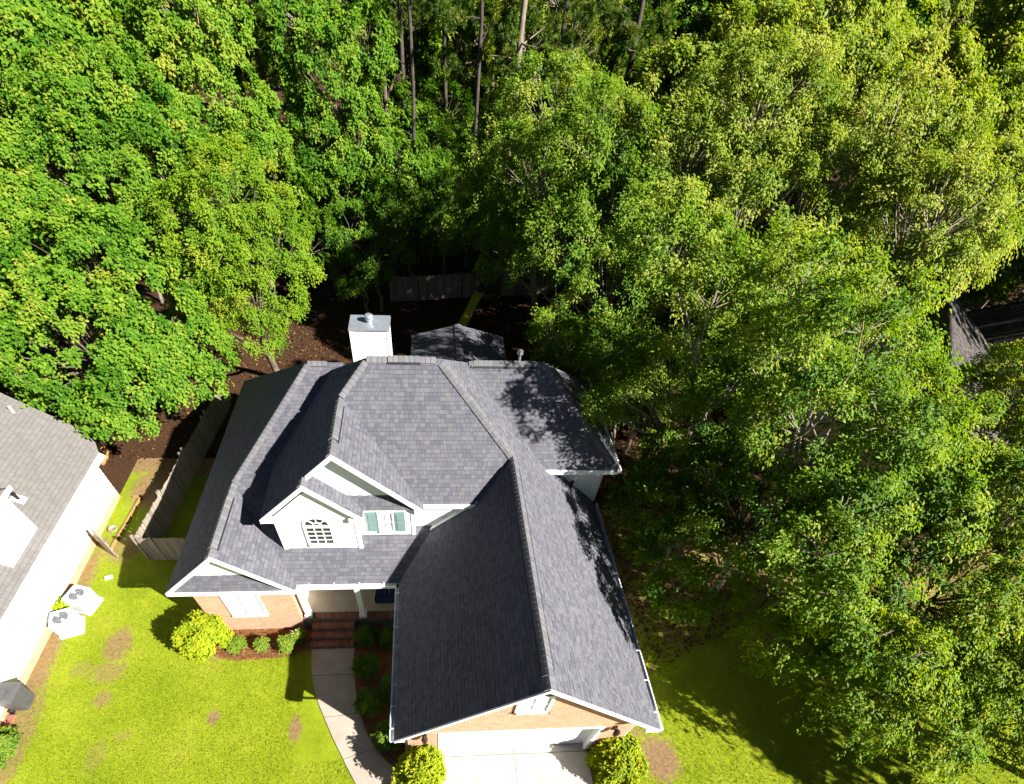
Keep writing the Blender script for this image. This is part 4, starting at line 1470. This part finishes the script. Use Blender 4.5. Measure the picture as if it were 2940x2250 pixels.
N = 210000
p = np.column_stack([rng.uniform(-14.3, 19, N), rng.uniform(-6.2, 6.5, N)])
bad = in_rects(p, [(-8.5, 5.45, 1.0, 20), (-5.0, 5.45, -2.95, 2), (-1.4, 4.57, -9, -2), (-14.6, -13.2, 1.7, 3.7)])
bad |= in_poly(LW + RW[::-1], p) | in_poly([(-8.5, 2.0), (-8.35, 0.85), (-7.6, 0.68), (-5.9, 0.76), (-4.95, 1.0), (-4.9, 2.1)], p) | in_poly([(-1.16, 2.2), (-3.36, 2.2), (-3.2, -0.6), (-2.4, -2.62), (-1.4, -3.46), (-0.3, -3.5), (-0.3, -2.9)], p)
pr = np.ones(N)
for (cx, cy, rx, ry, k) in DIRT:
    d = np.sqrt(((p[:, 0] - cx) / rx) ** 2 + ((p[:, 1] - cy) / ry) ** 2)
    pr *= 1 - k * 0.95 * np.clip((1.25 - d) * 2.2, 0, 1)
pr *= 1 - 0.75 * np.clip(p[:, 0] - 5.4, 0, 1) * np.clip((p[:, 1] - 0.5) * 0.35, 0, 1)
p = p[(~bad) & (rng.uniform(size=N) < pr)]
n = len(p)
pos = np.column_stack([p, np.full(n, -0.004)])
dv = np.column_stack([rng.normal(0, 0.75, n), rng.normal(0, 0.75, n), rng.uniform(0.5, 1.0, n)])
patch = np.sin(p[:, 0] * 3.7 + 1.3 * np.sin(p[:, 1] * 2.9)) * 0.06 + np.sin(p[:, 0] * 1.3 + np.sin(p[:, 1] * 1.7)) * 0.12 + np.sin(p[:, 1] * 2.1 + p[:, 0] * 0.7) * 0.1
L_ = rng.uniform(0.05, 0.1, n)
sdv = norm(np.cross(norm(dv), sph(n)))
V = np.stack([pos - sdv * 0.009, pos + sdv * 0.009, pos + norm(dv) * L_[:, None]], 1).reshape(-1, 3)
F = np.arange(3 * n).reshape(-1, 3)
T = np.repeat(np.clip(0.5 + patch + rng.normal(0, 0.22, n), 0, 1), 3)
o = bpy.data.objects.new('lawn_grass', np_mesh('lawn_grass', V, F, 'grass_blade', T))
C.objects.link(o)
o['kind'] = 'stuff'
o['label'] = 'short sunlit lawn grass with worn patches'
o['category'] = 'grass'

# ------------------------------------------------------------------ trees
MAPLE = dict(mat='leaf_maple', dens=0.92, sub=0.6, twigs=13, nl=14, leaf=0.135, asp=0.8, droop=0.22, spread=0.08)
LIME = dict(mat='leaf_lime', dens=0.95, sub=0.58, twigs=13, nl=16, leaf=0.115, asp=0.5, droop=0.2, spread=0.08)
OAK = dict(mat='leaf_oak', dens=0.98, sub=0.64, twigs=13, nl=14, leaf=0.135, asp=0.5, droop=0.1, bark='bark_pale', spread=0.085)
DEEP = dict(mat='leaf_deep', dens=1.0, sub=0.62, twigs=12, nl=13, leaf=0.125, asp=0.5, droop=0.15, bark='bark_pale', spread=0.08)
ELM = dict(mat='leaf_elm', dens=1.3, sub=0.6, twigs=10, nl=19, leaf=0.112, asp=0.5, droop=0.75, tl=1.45, spread=0.045)

# left group
tree('maple_tree', 'bright green maple hanging over the fence by the neighbour house', (-14.6, 14.0, 0),
     [(-14.2, 12.6, 5.0, 3.2, 3.0, 2.5), (-12.6, 11.3, 4.1, 2.1, 2.0, 1.7), (-16.2, 13.6, 5.6, 2.6, 2.6, 2.2), (-12.2, 13.6, 5.2, 2.3, 2.2, 2.2), (-14.2, 15.2, 6.6, 3.0, 2.6, 2.2), (-13.6, 10.4, 3.5, 1.3, 1.2, 1.0), (-11.2, 12.0, 4.0, 1.5, 1.5, 1.3), (-10.6, 13.2, 4.4, 1.4, 1.4, 1.3)], r0=0.26, **MAPLE)
tree('maple_tree', 'yellow green maple at the left picture edge', (-19.5, 17.5, 0),
     [(-19.0, 16.5, 6.2, 3.2, 3.0, 2.7), (-21.5, 17.5, 6.4, 3.0, 3.0, 2.5), (-17.3, 17.8, 6.8, 2.4, 2.2, 2.2), (-19.5, 19, 8.0, 3, 2.6, 2.2)], r0=0.25, **dict(MAPLE, tmix=(0.64, 0.2, 0.15)))
tree('linden_tree', 'fine leaved lime green tree nearest the chimney on the left', (-8.9, 18.2, 0),
     [(-8.5, 16.8, 5.2, 2.2, 2.0, 2.4), (-7.6, 17.6, 6.6, 1.9, 1.8, 2.0), (-9.8, 17.4, 7.2, 2.0, 2.0, 2.0), (-8.6, 18.4, 8.6, 2.2, 2.0, 1.6), (-10.6, 15.6, 4.4, 1.6, 1.5, 1.6), (-8.6, 15.2, 4.0, 1.3, 1.2, 1.1)], r0=0.2, **LIME)
tree('maple_tree', 'broad green maple in the middle of the left canopy', (-15.0, 22.5, 0),
     [(-15.0, 20.8, 7.8, 3.2, 2.8, 2.6), (-12.2, 21.2, 8.2, 2.6, 2.4, 2.3), (-17.6, 21.6, 8.6, 2.8, 2.6, 2.4), (-14.8, 23, 10.2, 3.0, 2.6, 2.0), (-12.0, 18.8, 6.6, 2.0, 1.9, 1.8)], r0=0.28, bark='bark_pale', **MAPLE)
tree('maple_tree', 'tall yellowish maple beside the dark trunks on the left', (-11.0, 28.0, 0),
     [(-10.8, 26.8, 9.6, 2.6, 2.4, 2.4), (-9.4, 25.4, 8.2, 1.8, 1.8, 1.8), (-12.8, 27.0, 10.6, 2.4, 2.4, 2.2), (-11.2, 28.0, 12.2, 2.6, 2.4, 1.8)], r0=0.25, bark='bark_pale', **dict(MAPLE, tmix=(0.66, 0.18, 0.14)))
tree('maple_tree', 'high green crown at the top left corner', (-23.0, 31.0, 0),
     [(-22.6, 29.0, 10.0, 3.4, 3.0, 2.8), (-19.4, 29.6, 10.4, 2.8, 2.6, 2.4), (-25.8, 28.0, 10.2, 3.2, 3.0, 2.6), (-22, 31, 12.2, 3.6, 3.0, 2.2)], r0=0.3, **dict(MAPLE, nl=9, leaf=0.22, tmix=(0.6, .2, .15)))
tree('maple_tree', 'crown behind the middle of the left canopy at the top edge', (-16.5, 34.0, 0),
     [(-16.4, 32.0, 11.0, 3.0, 2.8, 2.6), (-13.8, 33.0, 11.6, 2.6, 2.4, 2.2), (-18.8, 33.0, 11.8, 2.6, 2.6, 2.2)], r0=0.3, **dict(MAPLE, nl=9, leaf=0.22, tmix=(0.62, .2, .15)))
tree('maple_tree', 'narrow bright green tree left of the bare trunks at the top', (-5.6, 31.5, 0),
     [(-5.6, 30.2, 10.4, 2.3, 2.1, 2.4), (-6.6, 29.6, 7.8, 1.9, 1.8, 1.9), (-4.4, 30.0, 8.0, 1.8, 1.7, 1.8), (-5.4, 29.0, 5.8, 1.9, 1.7, 1.6), (-3.8, 31.0, 11.4, 1.8, 1.7, 1.7), (-7.2, 31, 12, 1.9, 1.8, 1.7)], r0=0.22, **dict(MAPLE, tmix=(0.42, .2, .15)))
# dark understorey behind the back fence
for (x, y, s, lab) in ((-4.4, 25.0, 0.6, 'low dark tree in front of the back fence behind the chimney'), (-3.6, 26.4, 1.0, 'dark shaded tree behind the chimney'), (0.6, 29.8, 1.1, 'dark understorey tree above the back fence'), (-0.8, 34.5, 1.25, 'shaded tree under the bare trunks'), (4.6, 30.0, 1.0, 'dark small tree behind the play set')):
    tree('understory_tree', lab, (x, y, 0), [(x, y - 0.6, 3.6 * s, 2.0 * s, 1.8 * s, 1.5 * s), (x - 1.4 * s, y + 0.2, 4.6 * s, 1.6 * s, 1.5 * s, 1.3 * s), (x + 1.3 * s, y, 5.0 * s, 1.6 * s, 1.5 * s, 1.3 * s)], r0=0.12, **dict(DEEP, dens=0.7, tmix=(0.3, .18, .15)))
# right group
tree('oak_tree', 'deep green tree leaning over the back corner of the roof', (8.4, 15.6, 0),
     [(7.4, 14.2, 6.4, 2.3, 2.2, 2.2), (5.8, 16.4, 7.4, 2.4, 2.3, 2.2), (9.4, 14.0, 7.0, 2.3, 2.3, 2.2), (7.6, 16.8, 9.0, 2.6, 2.4, 2.0), (4.2, 18.4, 6.6, 2.0, 2.0, 1.8), (6.2, 13.0, 4.8, 1.3, 1.3, 1.2), (4.4, 18.8, 9.4, 2.1, 1.9, 1.6), (6.4, 17.4, 11.0, 2.1, 1.9, 1.5)], r0=0.22, **dict(DEEP, tmix=(0.5, .24, .16)))
tree('oak_tree', 'pale branched tree with yellow green top right of the roof', (6.4, 23.0, 0),
     [(5.6, 21.6, 8.6, 2.6, 2.4, 2.4), (3.4, 23.0, 8.4, 2.2, 2.1, 2.1), (7.8, 22.0, 9.6, 2.6, 2.5, 2.3), (5.6, 23.6, 10.6, 2.6, 2.4, 2.0), (2.2, 22.4, 6.2, 1.8, 1.8, 1.7)], r0=0.24, **dict(DEEP, tmix=(0.66, .24, .16)))
tree('oak_tree', 'big olive oak at the centre of the right canopy', (13.0, 17.0, 0),
     [(12.4, 15.2, 9.0, 2.9, 2.7, 2.6), (10.2, 17.4, 10.0, 2.6, 2.5, 2.4), (15.0, 15.4, 9.6, 2.8, 2.6, 2.5), (12.8, 18.0, 11.8, 3.2, 2.8, 2.2), (11.0, 12.6, 7.2, 2.0, 2.0, 2.0), (14.2, 12.6, 7.6, 2.2, 2.1, 2.0)], r0=0.3, **OAK)
tree('oak_tree', 'wide yellowish oak reaching to the right edge', (18.8, 14.0, 0),
     [(18.0, 12.6, 9.6, 2.8, 2.6, 2.5), (20.4, 14.6, 9.8, 2.7, 2.6, 2.4), (17.4, 16.0, 11.4, 2.8, 2.7, 2.2), (16.4, 11.6, 8.0, 2.0, 1.9, 1.9)], r0=0.3, **dict(OAK, tmix=(0.62, .2, .16)))
tree('oak_tree', 'tall olive oak behind at the top right', (19.0, 25.0, 0),
     [(18.0, 22.6, 11.4, 3.2, 3.0, 2.7), (14.6, 24.0, 11.8, 3.0, 2.8, 2.5), (21.8, 23.4, 11.6, 3.0, 2.8, 2.4), (18.4, 25.6, 13.2, 3.2, 3.0, 2.0), (11.6, 24.0, 10.8, 2.4, 2.3, 2.2)], r0=0.3, **dict(OAK, nl=10, leaf=0.2, tmix=(0.6, .2, .16)))
tree('oak_tree', 'light green tree beside the right wing wall', (11.2, 7.6, 0),
     [(9.6, 6.0, 6.2, 1.9, 1.8, 1.8), (11.2, 8.0, 8.0, 2.2, 2.1, 2.0), (12.8, 6.2, 8.0, 2.1, 2.0, 2.0), (8.4, 8.2, 6.4, 1.4, 1.5, 1.4), (5.35, 6.7, 6.65, 0.5, 0.38, 0.24), (6.1, 6.95, 6.7, 0.6, 0.42, 0.3), (4.95, 6.25, 6.65, 0.35, 0.28, 0.18), (7.0, 7.2, 6.6, 0.8, 0.6, 0.5), (6.6, 8.6, 6.4, 0.8, 0.8, 0.6), (9.4, 5.2, 8.8, 1.6, 1.5, 1.3), (8.4, 7.8, 9.6, 1.5, 1.5, 1.2), (10.4, 7.2, 10.2, 1.7, 1.6, 1.3), (7.3, 8.9, 10.4, 1.5, 1.4, 1.0), (7.2, 10.2, 10.6, 1.4, 1.3, 1.0)], r0=0.2, **dict(DEEP, tmix=(0.62, .24, .16)))
tree('oak_tree', 'dark green tree close to the right garage eave', (11.0, 3.0, 0),
     [(9.8, 2.6, 5.2, 2.0, 1.9, 1.8), (11.2, 4.2, 7.4, 2.1, 2.0, 1.9), (12.4, 2.0, 7.0, 2.0, 1.9, 1.9), (9.0, 4.2, 4.8, 1.5, 1.5, 1.4), (11.0, 0.6, 5.4, 1.6, 1.5, 1.4), (10.0, 3.2, 8.4, 1.6, 1.5, 1.3), (11.6, 2.8, 9.0, 1.6, 1.5, 1.2), (9.0, 4.2, 9.8, 1.3, 1.2, 1.0), (9.6, 3.2, 11.2, 1.2, 1.1, 0.9), (8.6, 4.6, 11.4, 1.0, 1.0, 0.8), (9.5, -0.3, 7.2, 1.0, 0.8, 0.7), (10.2, 0.8, 7.8, 1.1, 1.0, 0.8)], r0=0.18, **dict(DEEP, tmix=(0.5, .26, .18)))
tree('elm_tree', 'weeping elm with hanging sprays over the right lawn', (15.2, 0.6, 0),
     [(13.8, -0.6, 5.6, 2.2, 2.1, 1.9), (15.6, 1.0, 6.8, 2.3, 2.2, 1.9), (12.8, -2.2, 4.3, 1.5, 1.5, 1.4), (14.6, -2.2, 5.2, 1.7, 1.6, 1.5), (17.2, -0.6, 6.0, 1.9, 1.8, 1.7), (12.2, 1.0, 6.0, 1.6, 1.6, 1.5), (11.7, -3.0, 3.6, 0.9, 0.9, 0.9), (13.2, -3.7, 3.6, 1.0, 1.0, 0.9), (15.6, -3.2, 4.6, 1.4, 1.3, 1.3), (10.8, 0.9, 3.6, 1.2, 1.1, 1.0), (10.7, -0.9, 3.4, 1.0, 0.9, 0.9), (11.0, -2.0, 3.3, 0.9, 0.8, 0.8), (12.2, -0.6, 4.0, 1.2, 1.1, 1.1), (15.4, -1.6, 3.8, 1.4, 1.2, 1.2), (17.6, -0.6, 4.0, 1.5, 1.3, 1.3), (9.9, -2.3, 6.5, 0.8, 0.6, 0.5), (9.5, -1.3, 6.9, 0.7, 0.6, 0.5), (10.7, -3.0, 6.6, 0.7, 0.6, 0.5), (14.6, -3.6, 3.4, 1.3, 1.1, 1.1), (16.8, -2.6, 3.6, 1.5, 1.3, 1.2), (18.8, -2.2, 3.8, 1.5, 1.3, 1.2)], r0=0.22, **ELM)
tree('elm_tree', 'yellow green elm at the right picture edge below the dark roof', (18.5, 5.0, 0),
     [(17.2, 3.6, 7.2, 2.3, 2.2, 2.0), (19.2, 5.2, 7.4, 2.3, 2.2, 2.0), (15.2, 3.8, 6.2, 1.8, 1.7, 1.6), (20.0, 2.6, 6.6, 2.0, 1.9, 1.8)], r0=0.22, **dict(ELM, tmix=(0.62, .2, .16)))


tree('oak_tree', 'olive tree filling the canopy behind the central oak', (9.6, 20.6, 0),
     [(9.4, 19.4, 8.6, 2.4, 2.2, 2.2), (11.6, 20.4, 9.8, 2.3, 2.2, 2.0), (8.0, 21.0, 9.8, 2.2, 2.1, 2.0)], r0=0.22, **dict(OAK, tmix=(0.5, .22, .16)))
tree('oak_tree', 'far yellowish oak at the right edge above the dark roof', (25.5, 19.0, 0),
     [(24.6, 17.4, 9.2, 2.8, 2.6, 2.4), (27.2, 18.6, 9.4, 2.8, 2.6, 2.4), (23.0, 19.6, 10.6, 2.6, 2.5, 2.2), (26, 20.5, 11.4, 2.8, 2.6, 2.0)], r0=0.25, **dict(OAK, nl=10, leaf=0.2, tmix=(0.55, .2, .16)))
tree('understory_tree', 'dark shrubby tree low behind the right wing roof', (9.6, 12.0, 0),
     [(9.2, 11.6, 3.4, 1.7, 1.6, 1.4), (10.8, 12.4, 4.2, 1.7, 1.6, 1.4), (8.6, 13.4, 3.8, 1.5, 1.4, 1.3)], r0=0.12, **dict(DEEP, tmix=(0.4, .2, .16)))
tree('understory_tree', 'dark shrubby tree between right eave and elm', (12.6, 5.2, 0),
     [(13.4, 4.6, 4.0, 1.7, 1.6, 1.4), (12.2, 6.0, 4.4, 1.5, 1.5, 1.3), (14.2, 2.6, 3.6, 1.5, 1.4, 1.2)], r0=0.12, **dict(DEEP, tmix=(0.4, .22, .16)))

tree('understory_tree', 'dark leafy small tree right beside the garage eave', (8.6, 3.6, 0),
     [(8.2, 2.6, 3.6, 1.2, 1.2, 1.1), (7.6, 4.2, 4.2, 1.1, 1.2, 1.1), (9.0, 4.6, 4.6, 1.4, 1.4, 1.3), (9.4, 2.0, 3.8, 1.4, 1.2, 1.2), (8.4, 6.4, 4.2, 1.1, 1.2, 1.1), (10.2, 3.2, 4.2, 1.4, 1.3, 1.2), (7.4, 5.2, 3.4, 0.9, 0.9, 0.8), (7.5, 3.0, 2.9, 0.9, 0.9, 0.9), (8.1, 1.5, 2.9, 1.0, 0.9, 0.9)], r0=0.1, **dict(DEEP, dens=1.35, tmix=(0.45, .24, .16)))
tree('understory_tree', 'leafy small tree beside the back corner of the right wing', (8.6, 10.2, 0),
     [(7.8, 10.0, 4.6, 1.2, 1.2, 1.2), (8.8, 9.0, 5.4, 1.3, 1.3, 1.2), (9.2, 11.2, 5.4, 1.4, 1.4, 1.3), (7.6, 11.6, 4.2, 1.2, 1.2, 1.1), (6.6, 9.8, 6.8, 1.2, 1.1, 0.9), (6.2, 11.2, 6.0, 1.2, 1.1, 1.0), (5.2, 12.6, 5.6, 1.2, 1.1, 1.0)], r0=0.1, **dict(DEEP, tmix=(0.55, .24, .16)))
tree('oak_tree', 'sparse green tree between the elm and the garage lawn', (13.2, 2.2, 0),
     [(13.0, 1.2, 6.6, 1.7, 1.6, 1.5), (14.0, 3.2, 7.2, 1.7, 1.6, 1.5), (11.6, -0.4, 5.2, 1.3, 1.2, 1.2), (10.6, -0.9, 6.6, 0.9, 0.9, 0.8), (15.6, 3.0, 7.4, 1.6, 1.5, 1.4)], r0=0.16, **dict(DEEP, tmix=(0.6, .24, .16)))

tree('elm_tree', 'unseen elm added beyond the right edge to shade the corner', (22.0, -6.0, 0),  # unseen tree, added to block the sun and darken the lower right corner
     [(21.5, -6.2, 5.6, 2.4, 2.3, 2.0), (23.0, -4.6, 6.6, 2.3, 2.2, 2.0), (20.4, -4.0, 5.2, 1.9, 1.8, 1.7), (22.4, -7.4, 7.2, 2.2, 2.1, 1.8), (20.0, -7.6, 5.4, 1.9, 1.8, 1.6), (19.2, -6.0, 6.6, 1.6, 1.5, 1.3)], r0=0.22, **dict(ELM, nl=12, leaf=0.16))

# pines: tall bare trunks and some needle crowns
def pine(label, x, y, h, r, lit=None, tufts=(), bark='bark_pine'):
    t = thing('pine_tree', label, 'tree', (x, y, 0), 'tall pines behind the yard')
    pts = wander((x, y, -0.2), (x + random.uniform(-.5, .5), y + random.uniform(-.5, .5), h), 7, 0.07)
    part('trunk', MB().tube(pts, [r * (1 - 0.07 * k) for k in range(8)], 9), bark, t, smooth=True)
    b = MB()
    P_, N_, D_ = [], [], []
    for k in range(16):
        f = random.uniform(0.35, 0.97)
        q = Vector(pts[int(f * 7)]).lerp(Vector(pts[min(7, int(f * 7) + 1)]), f * 7 - int(f * 7))
        an = random.uniform(0, 6.28)
        ln = random.uniform(0.5, 1.1) if f < 0.6 else random.uniform(1.4, 3.0) * (1.25 - f * 0.7)
        e = q + Vector((math.cos(an) * ln, math.sin(an) * ln, random.uniform(-0.1, 0.5) * ln))
        b.tube(wander(q, e, 3, 0.08), [r * 0.22, r * 0.16, r * 0.1, 0.01], 5, False)
        if f > 0.6:
            for j in range(5):
                P_.append(np.array(e) + rng.normal(size=3) * np.array([.5, .5, .25]))
    for c_ in tufts:
        for j in range(int(c_[3])):
            P_.append(np.array(c_[:3]) + rng.normal(size=3) * np.array([.75, .75, .3]))
        q = Vector(pts[min(6, int(7 * c_[2] / h))])
        b.tube(wander(q, c_[:3], 4, 0.12), [r * 0.3, r * 0.24, r * 0.18, r * 0.12, 0.02], 5, False)
    part('branches', b, bark, t, smooth=True, kind='stuff')
    P_ = np.array(P_)
    nn = 150
    d = norm(sph(len(P_) * nn).reshape(-1, nn, 3) + np.array([0, 0, 0.45]))
    c_ = P_[:, None, :] + d * 0.05
    ln = rng.uniform(0.22, 0.34, (len(P_), nn))
    V, F, T = leaves(c_.reshape(-1, 3), sph(len(P_) * nn), d.reshape(-1, 3), ln.ravel(), 0.09, (0.5 + rng.normal(size=(len(P_), 1)) * 0.2 + rng.normal(size=(len(P_), nn)) * 0.15).ravel())
    np_part('crown', V, F, T, 'leaf_pine', t)
    return t


pine('pale barked pine trunk lit by the sun at the top centre', 4.6, 32.0, 17, 0.26, bark='bark_pale')
pine('thin pine trunk left of the pale trunk', 2.6, 30.6, 18, 0.15)
pine('dark pine trunk rising right of the narrow bright tree', -0.9, 31.5, 18, 0.15)
pine('slim dark trunk in the gap behind the chimney', -1.6, 38.0, 19, 0.2)
pine('leaning thin trunk deep in the wood', 1.2, 40.0, 19, 0.18)
pine('dark trunk standing alone in the gap left of the narrow bright tree', -9.3, 31.5, 19, 0.22)
pine('pine with glowing needle tufts at the top', 10.5, 29.0, 17, 0.22, tufts=[(9.0, 27.4, 11.2, 14), (10.6, 26.6, 10.4, 12), (8.2, 28.0, 10.0, 12), (11.8, 27.6, 11.6, 14), (9.8, 28.4, 12.6, 14), (12.8, 28.6, 12.4, 12)])
pine('second needle crowned pine further right at the top', 8.0, 36.0, 19, 0.22, tufts=[(7.0, 34.4, 12.0, 12), (8.6, 33.6, 11.2, 12), (6.0, 35.0, 11.0, 12), (9.2, 35.0, 12.8, 12)])

# forest behind: copies of a few crowns, sharing mesh data
def copy_tree(src, loc, rz, sc, label, group):
    r = src.copy()
    C.objects.link(r)
    r.location = loc
    r.rotation_euler = (0, 0, rz)
    r.scale = (sc, sc, sc)
    r['label'] = label
    r['group'] = group
    for ch_ in src.children:
        c_ = ch_.copy()
        C.objects.link(c_)
        c_.parent = r
    return r


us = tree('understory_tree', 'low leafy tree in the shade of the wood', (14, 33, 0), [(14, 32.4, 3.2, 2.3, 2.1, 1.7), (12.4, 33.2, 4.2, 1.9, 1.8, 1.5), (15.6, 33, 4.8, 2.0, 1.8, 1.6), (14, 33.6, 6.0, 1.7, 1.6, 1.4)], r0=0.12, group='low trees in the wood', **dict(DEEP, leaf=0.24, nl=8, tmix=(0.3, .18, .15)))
for (x, y) in ((40, 27), (44, 31), (38, 23.5), (47, 27), (42, 36), (36, 29.5), (50, 33), (33, 24), (-2, 60), (2, 63), (5, 60), (-5, 62), (8, 64), (1, 75), (-7, 72), (22, 22), (17, 21), (12.6, 22), (26, 25), (20, 18), (29, 24), (14.5, 14), (20, 33), (-13, 38), (-18, 27), (-22, 24), (-13.5, 31), (-20, 37), (-26, 38), (-6, 35), (-2.6, 37), (3.4, 36.5), (6.2, 39), (9.5, 40), (0.4, 43), (-5.5, 38.5), (-10.5, 36), (5, 50), (-8.5, 27.8), (10.5, 34), (16, 44), (8, 26), (11, 30.5), (17, 29.5), (-1.5, 31.2), (-4.2, 50), (11, 56), (22, 28), (2.4, 33.6)):
    copy_tree(us, (x, y, 0), random.uniform(0, 6.28), random.uniform(0.9, 1.25), 'low leafy tree in the shade of the wood', 'low trees in the wood')
fb = [tree('forest_tree', 'broadleaf tree of the wood beyond the yard', (-30, 44, 0),
           [(-30, 43.2, 8.6, 3.0, 2.8, 2.6), (-32, 44, 10.2, 2.6, 2.5, 2.4), (-28.2, 44, 10.4, 2.6, 2.5, 2.3), (-30, 44.6, 12.6, 2.8, 2.6, 2.0)], r0=0.25, group='trees of the wood beyond the yard', **dict(MAPLE, nl=8, twigs=11, leaf=0.26, dens=0.9)),
      tree('forest_tree', 'broadleaf tree of the wood beyond the yard', (24, 46, 0),
           [(24, 45, 8.8, 3.0, 2.8, 2.6), (22, 46, 10.4, 2.6, 2.5, 2.4), (26, 46, 10.6, 2.8, 2.5, 2.3), (24, 46.6, 13, 2.8, 2.6, 2.0)], r0=0.25, group='trees of the wood beyond the yard', **dict(OAK, nl=8, twigs=11, leaf=0.26, dens=0.9, tmix=(0.5, .22, .16)))]
k = 0
spots = [(36, 26), (31, 28), (40, 20), (38, 13), (44, 30), (37, 33), (50, 24), (-38, 40), (-22, 42), (-15, 43), (-8.5, 41), (-3.5, 45), (2.5, 47), (8.5, 44), (14.5, 38), (19, 36), (29, 40), (25, 32), (33, 30), (38, 36), (-34, 33), (-29, 35.5), (12, 50), (-12, 52), (-2, 56), (6, 58), (-24, 54), (20, 56), (34, 50), (44, 44), (-36, 52), (46, 58), (30, 64), (0, 68), (14, 68), (-14, 66), (-30, 68), (60, 60), (56, 46), (48, 72), (70, 80), (-48, 48), (-50, 64), (64, 100), (44, 92), (20, 84), (-8, 84), (-36, 88), (-62, 80), (90, 110), (5, 100), (60, 130), (-25, 105), (-70, 110), (110, 130), (28, 110), (90, 86), (80, 64), (66, 40), (120, 100)]
for (x, y) in spots:
    copy_tree(fb[(k * 7 + (k // 3)) % 2], (x, y, 0), random.uniform(0, 6.28), random.uniform(0.95, 1.2), 'broadleaf tree of the wood beyond the yard', 'trees of the wood beyond the yard')
    k += 1
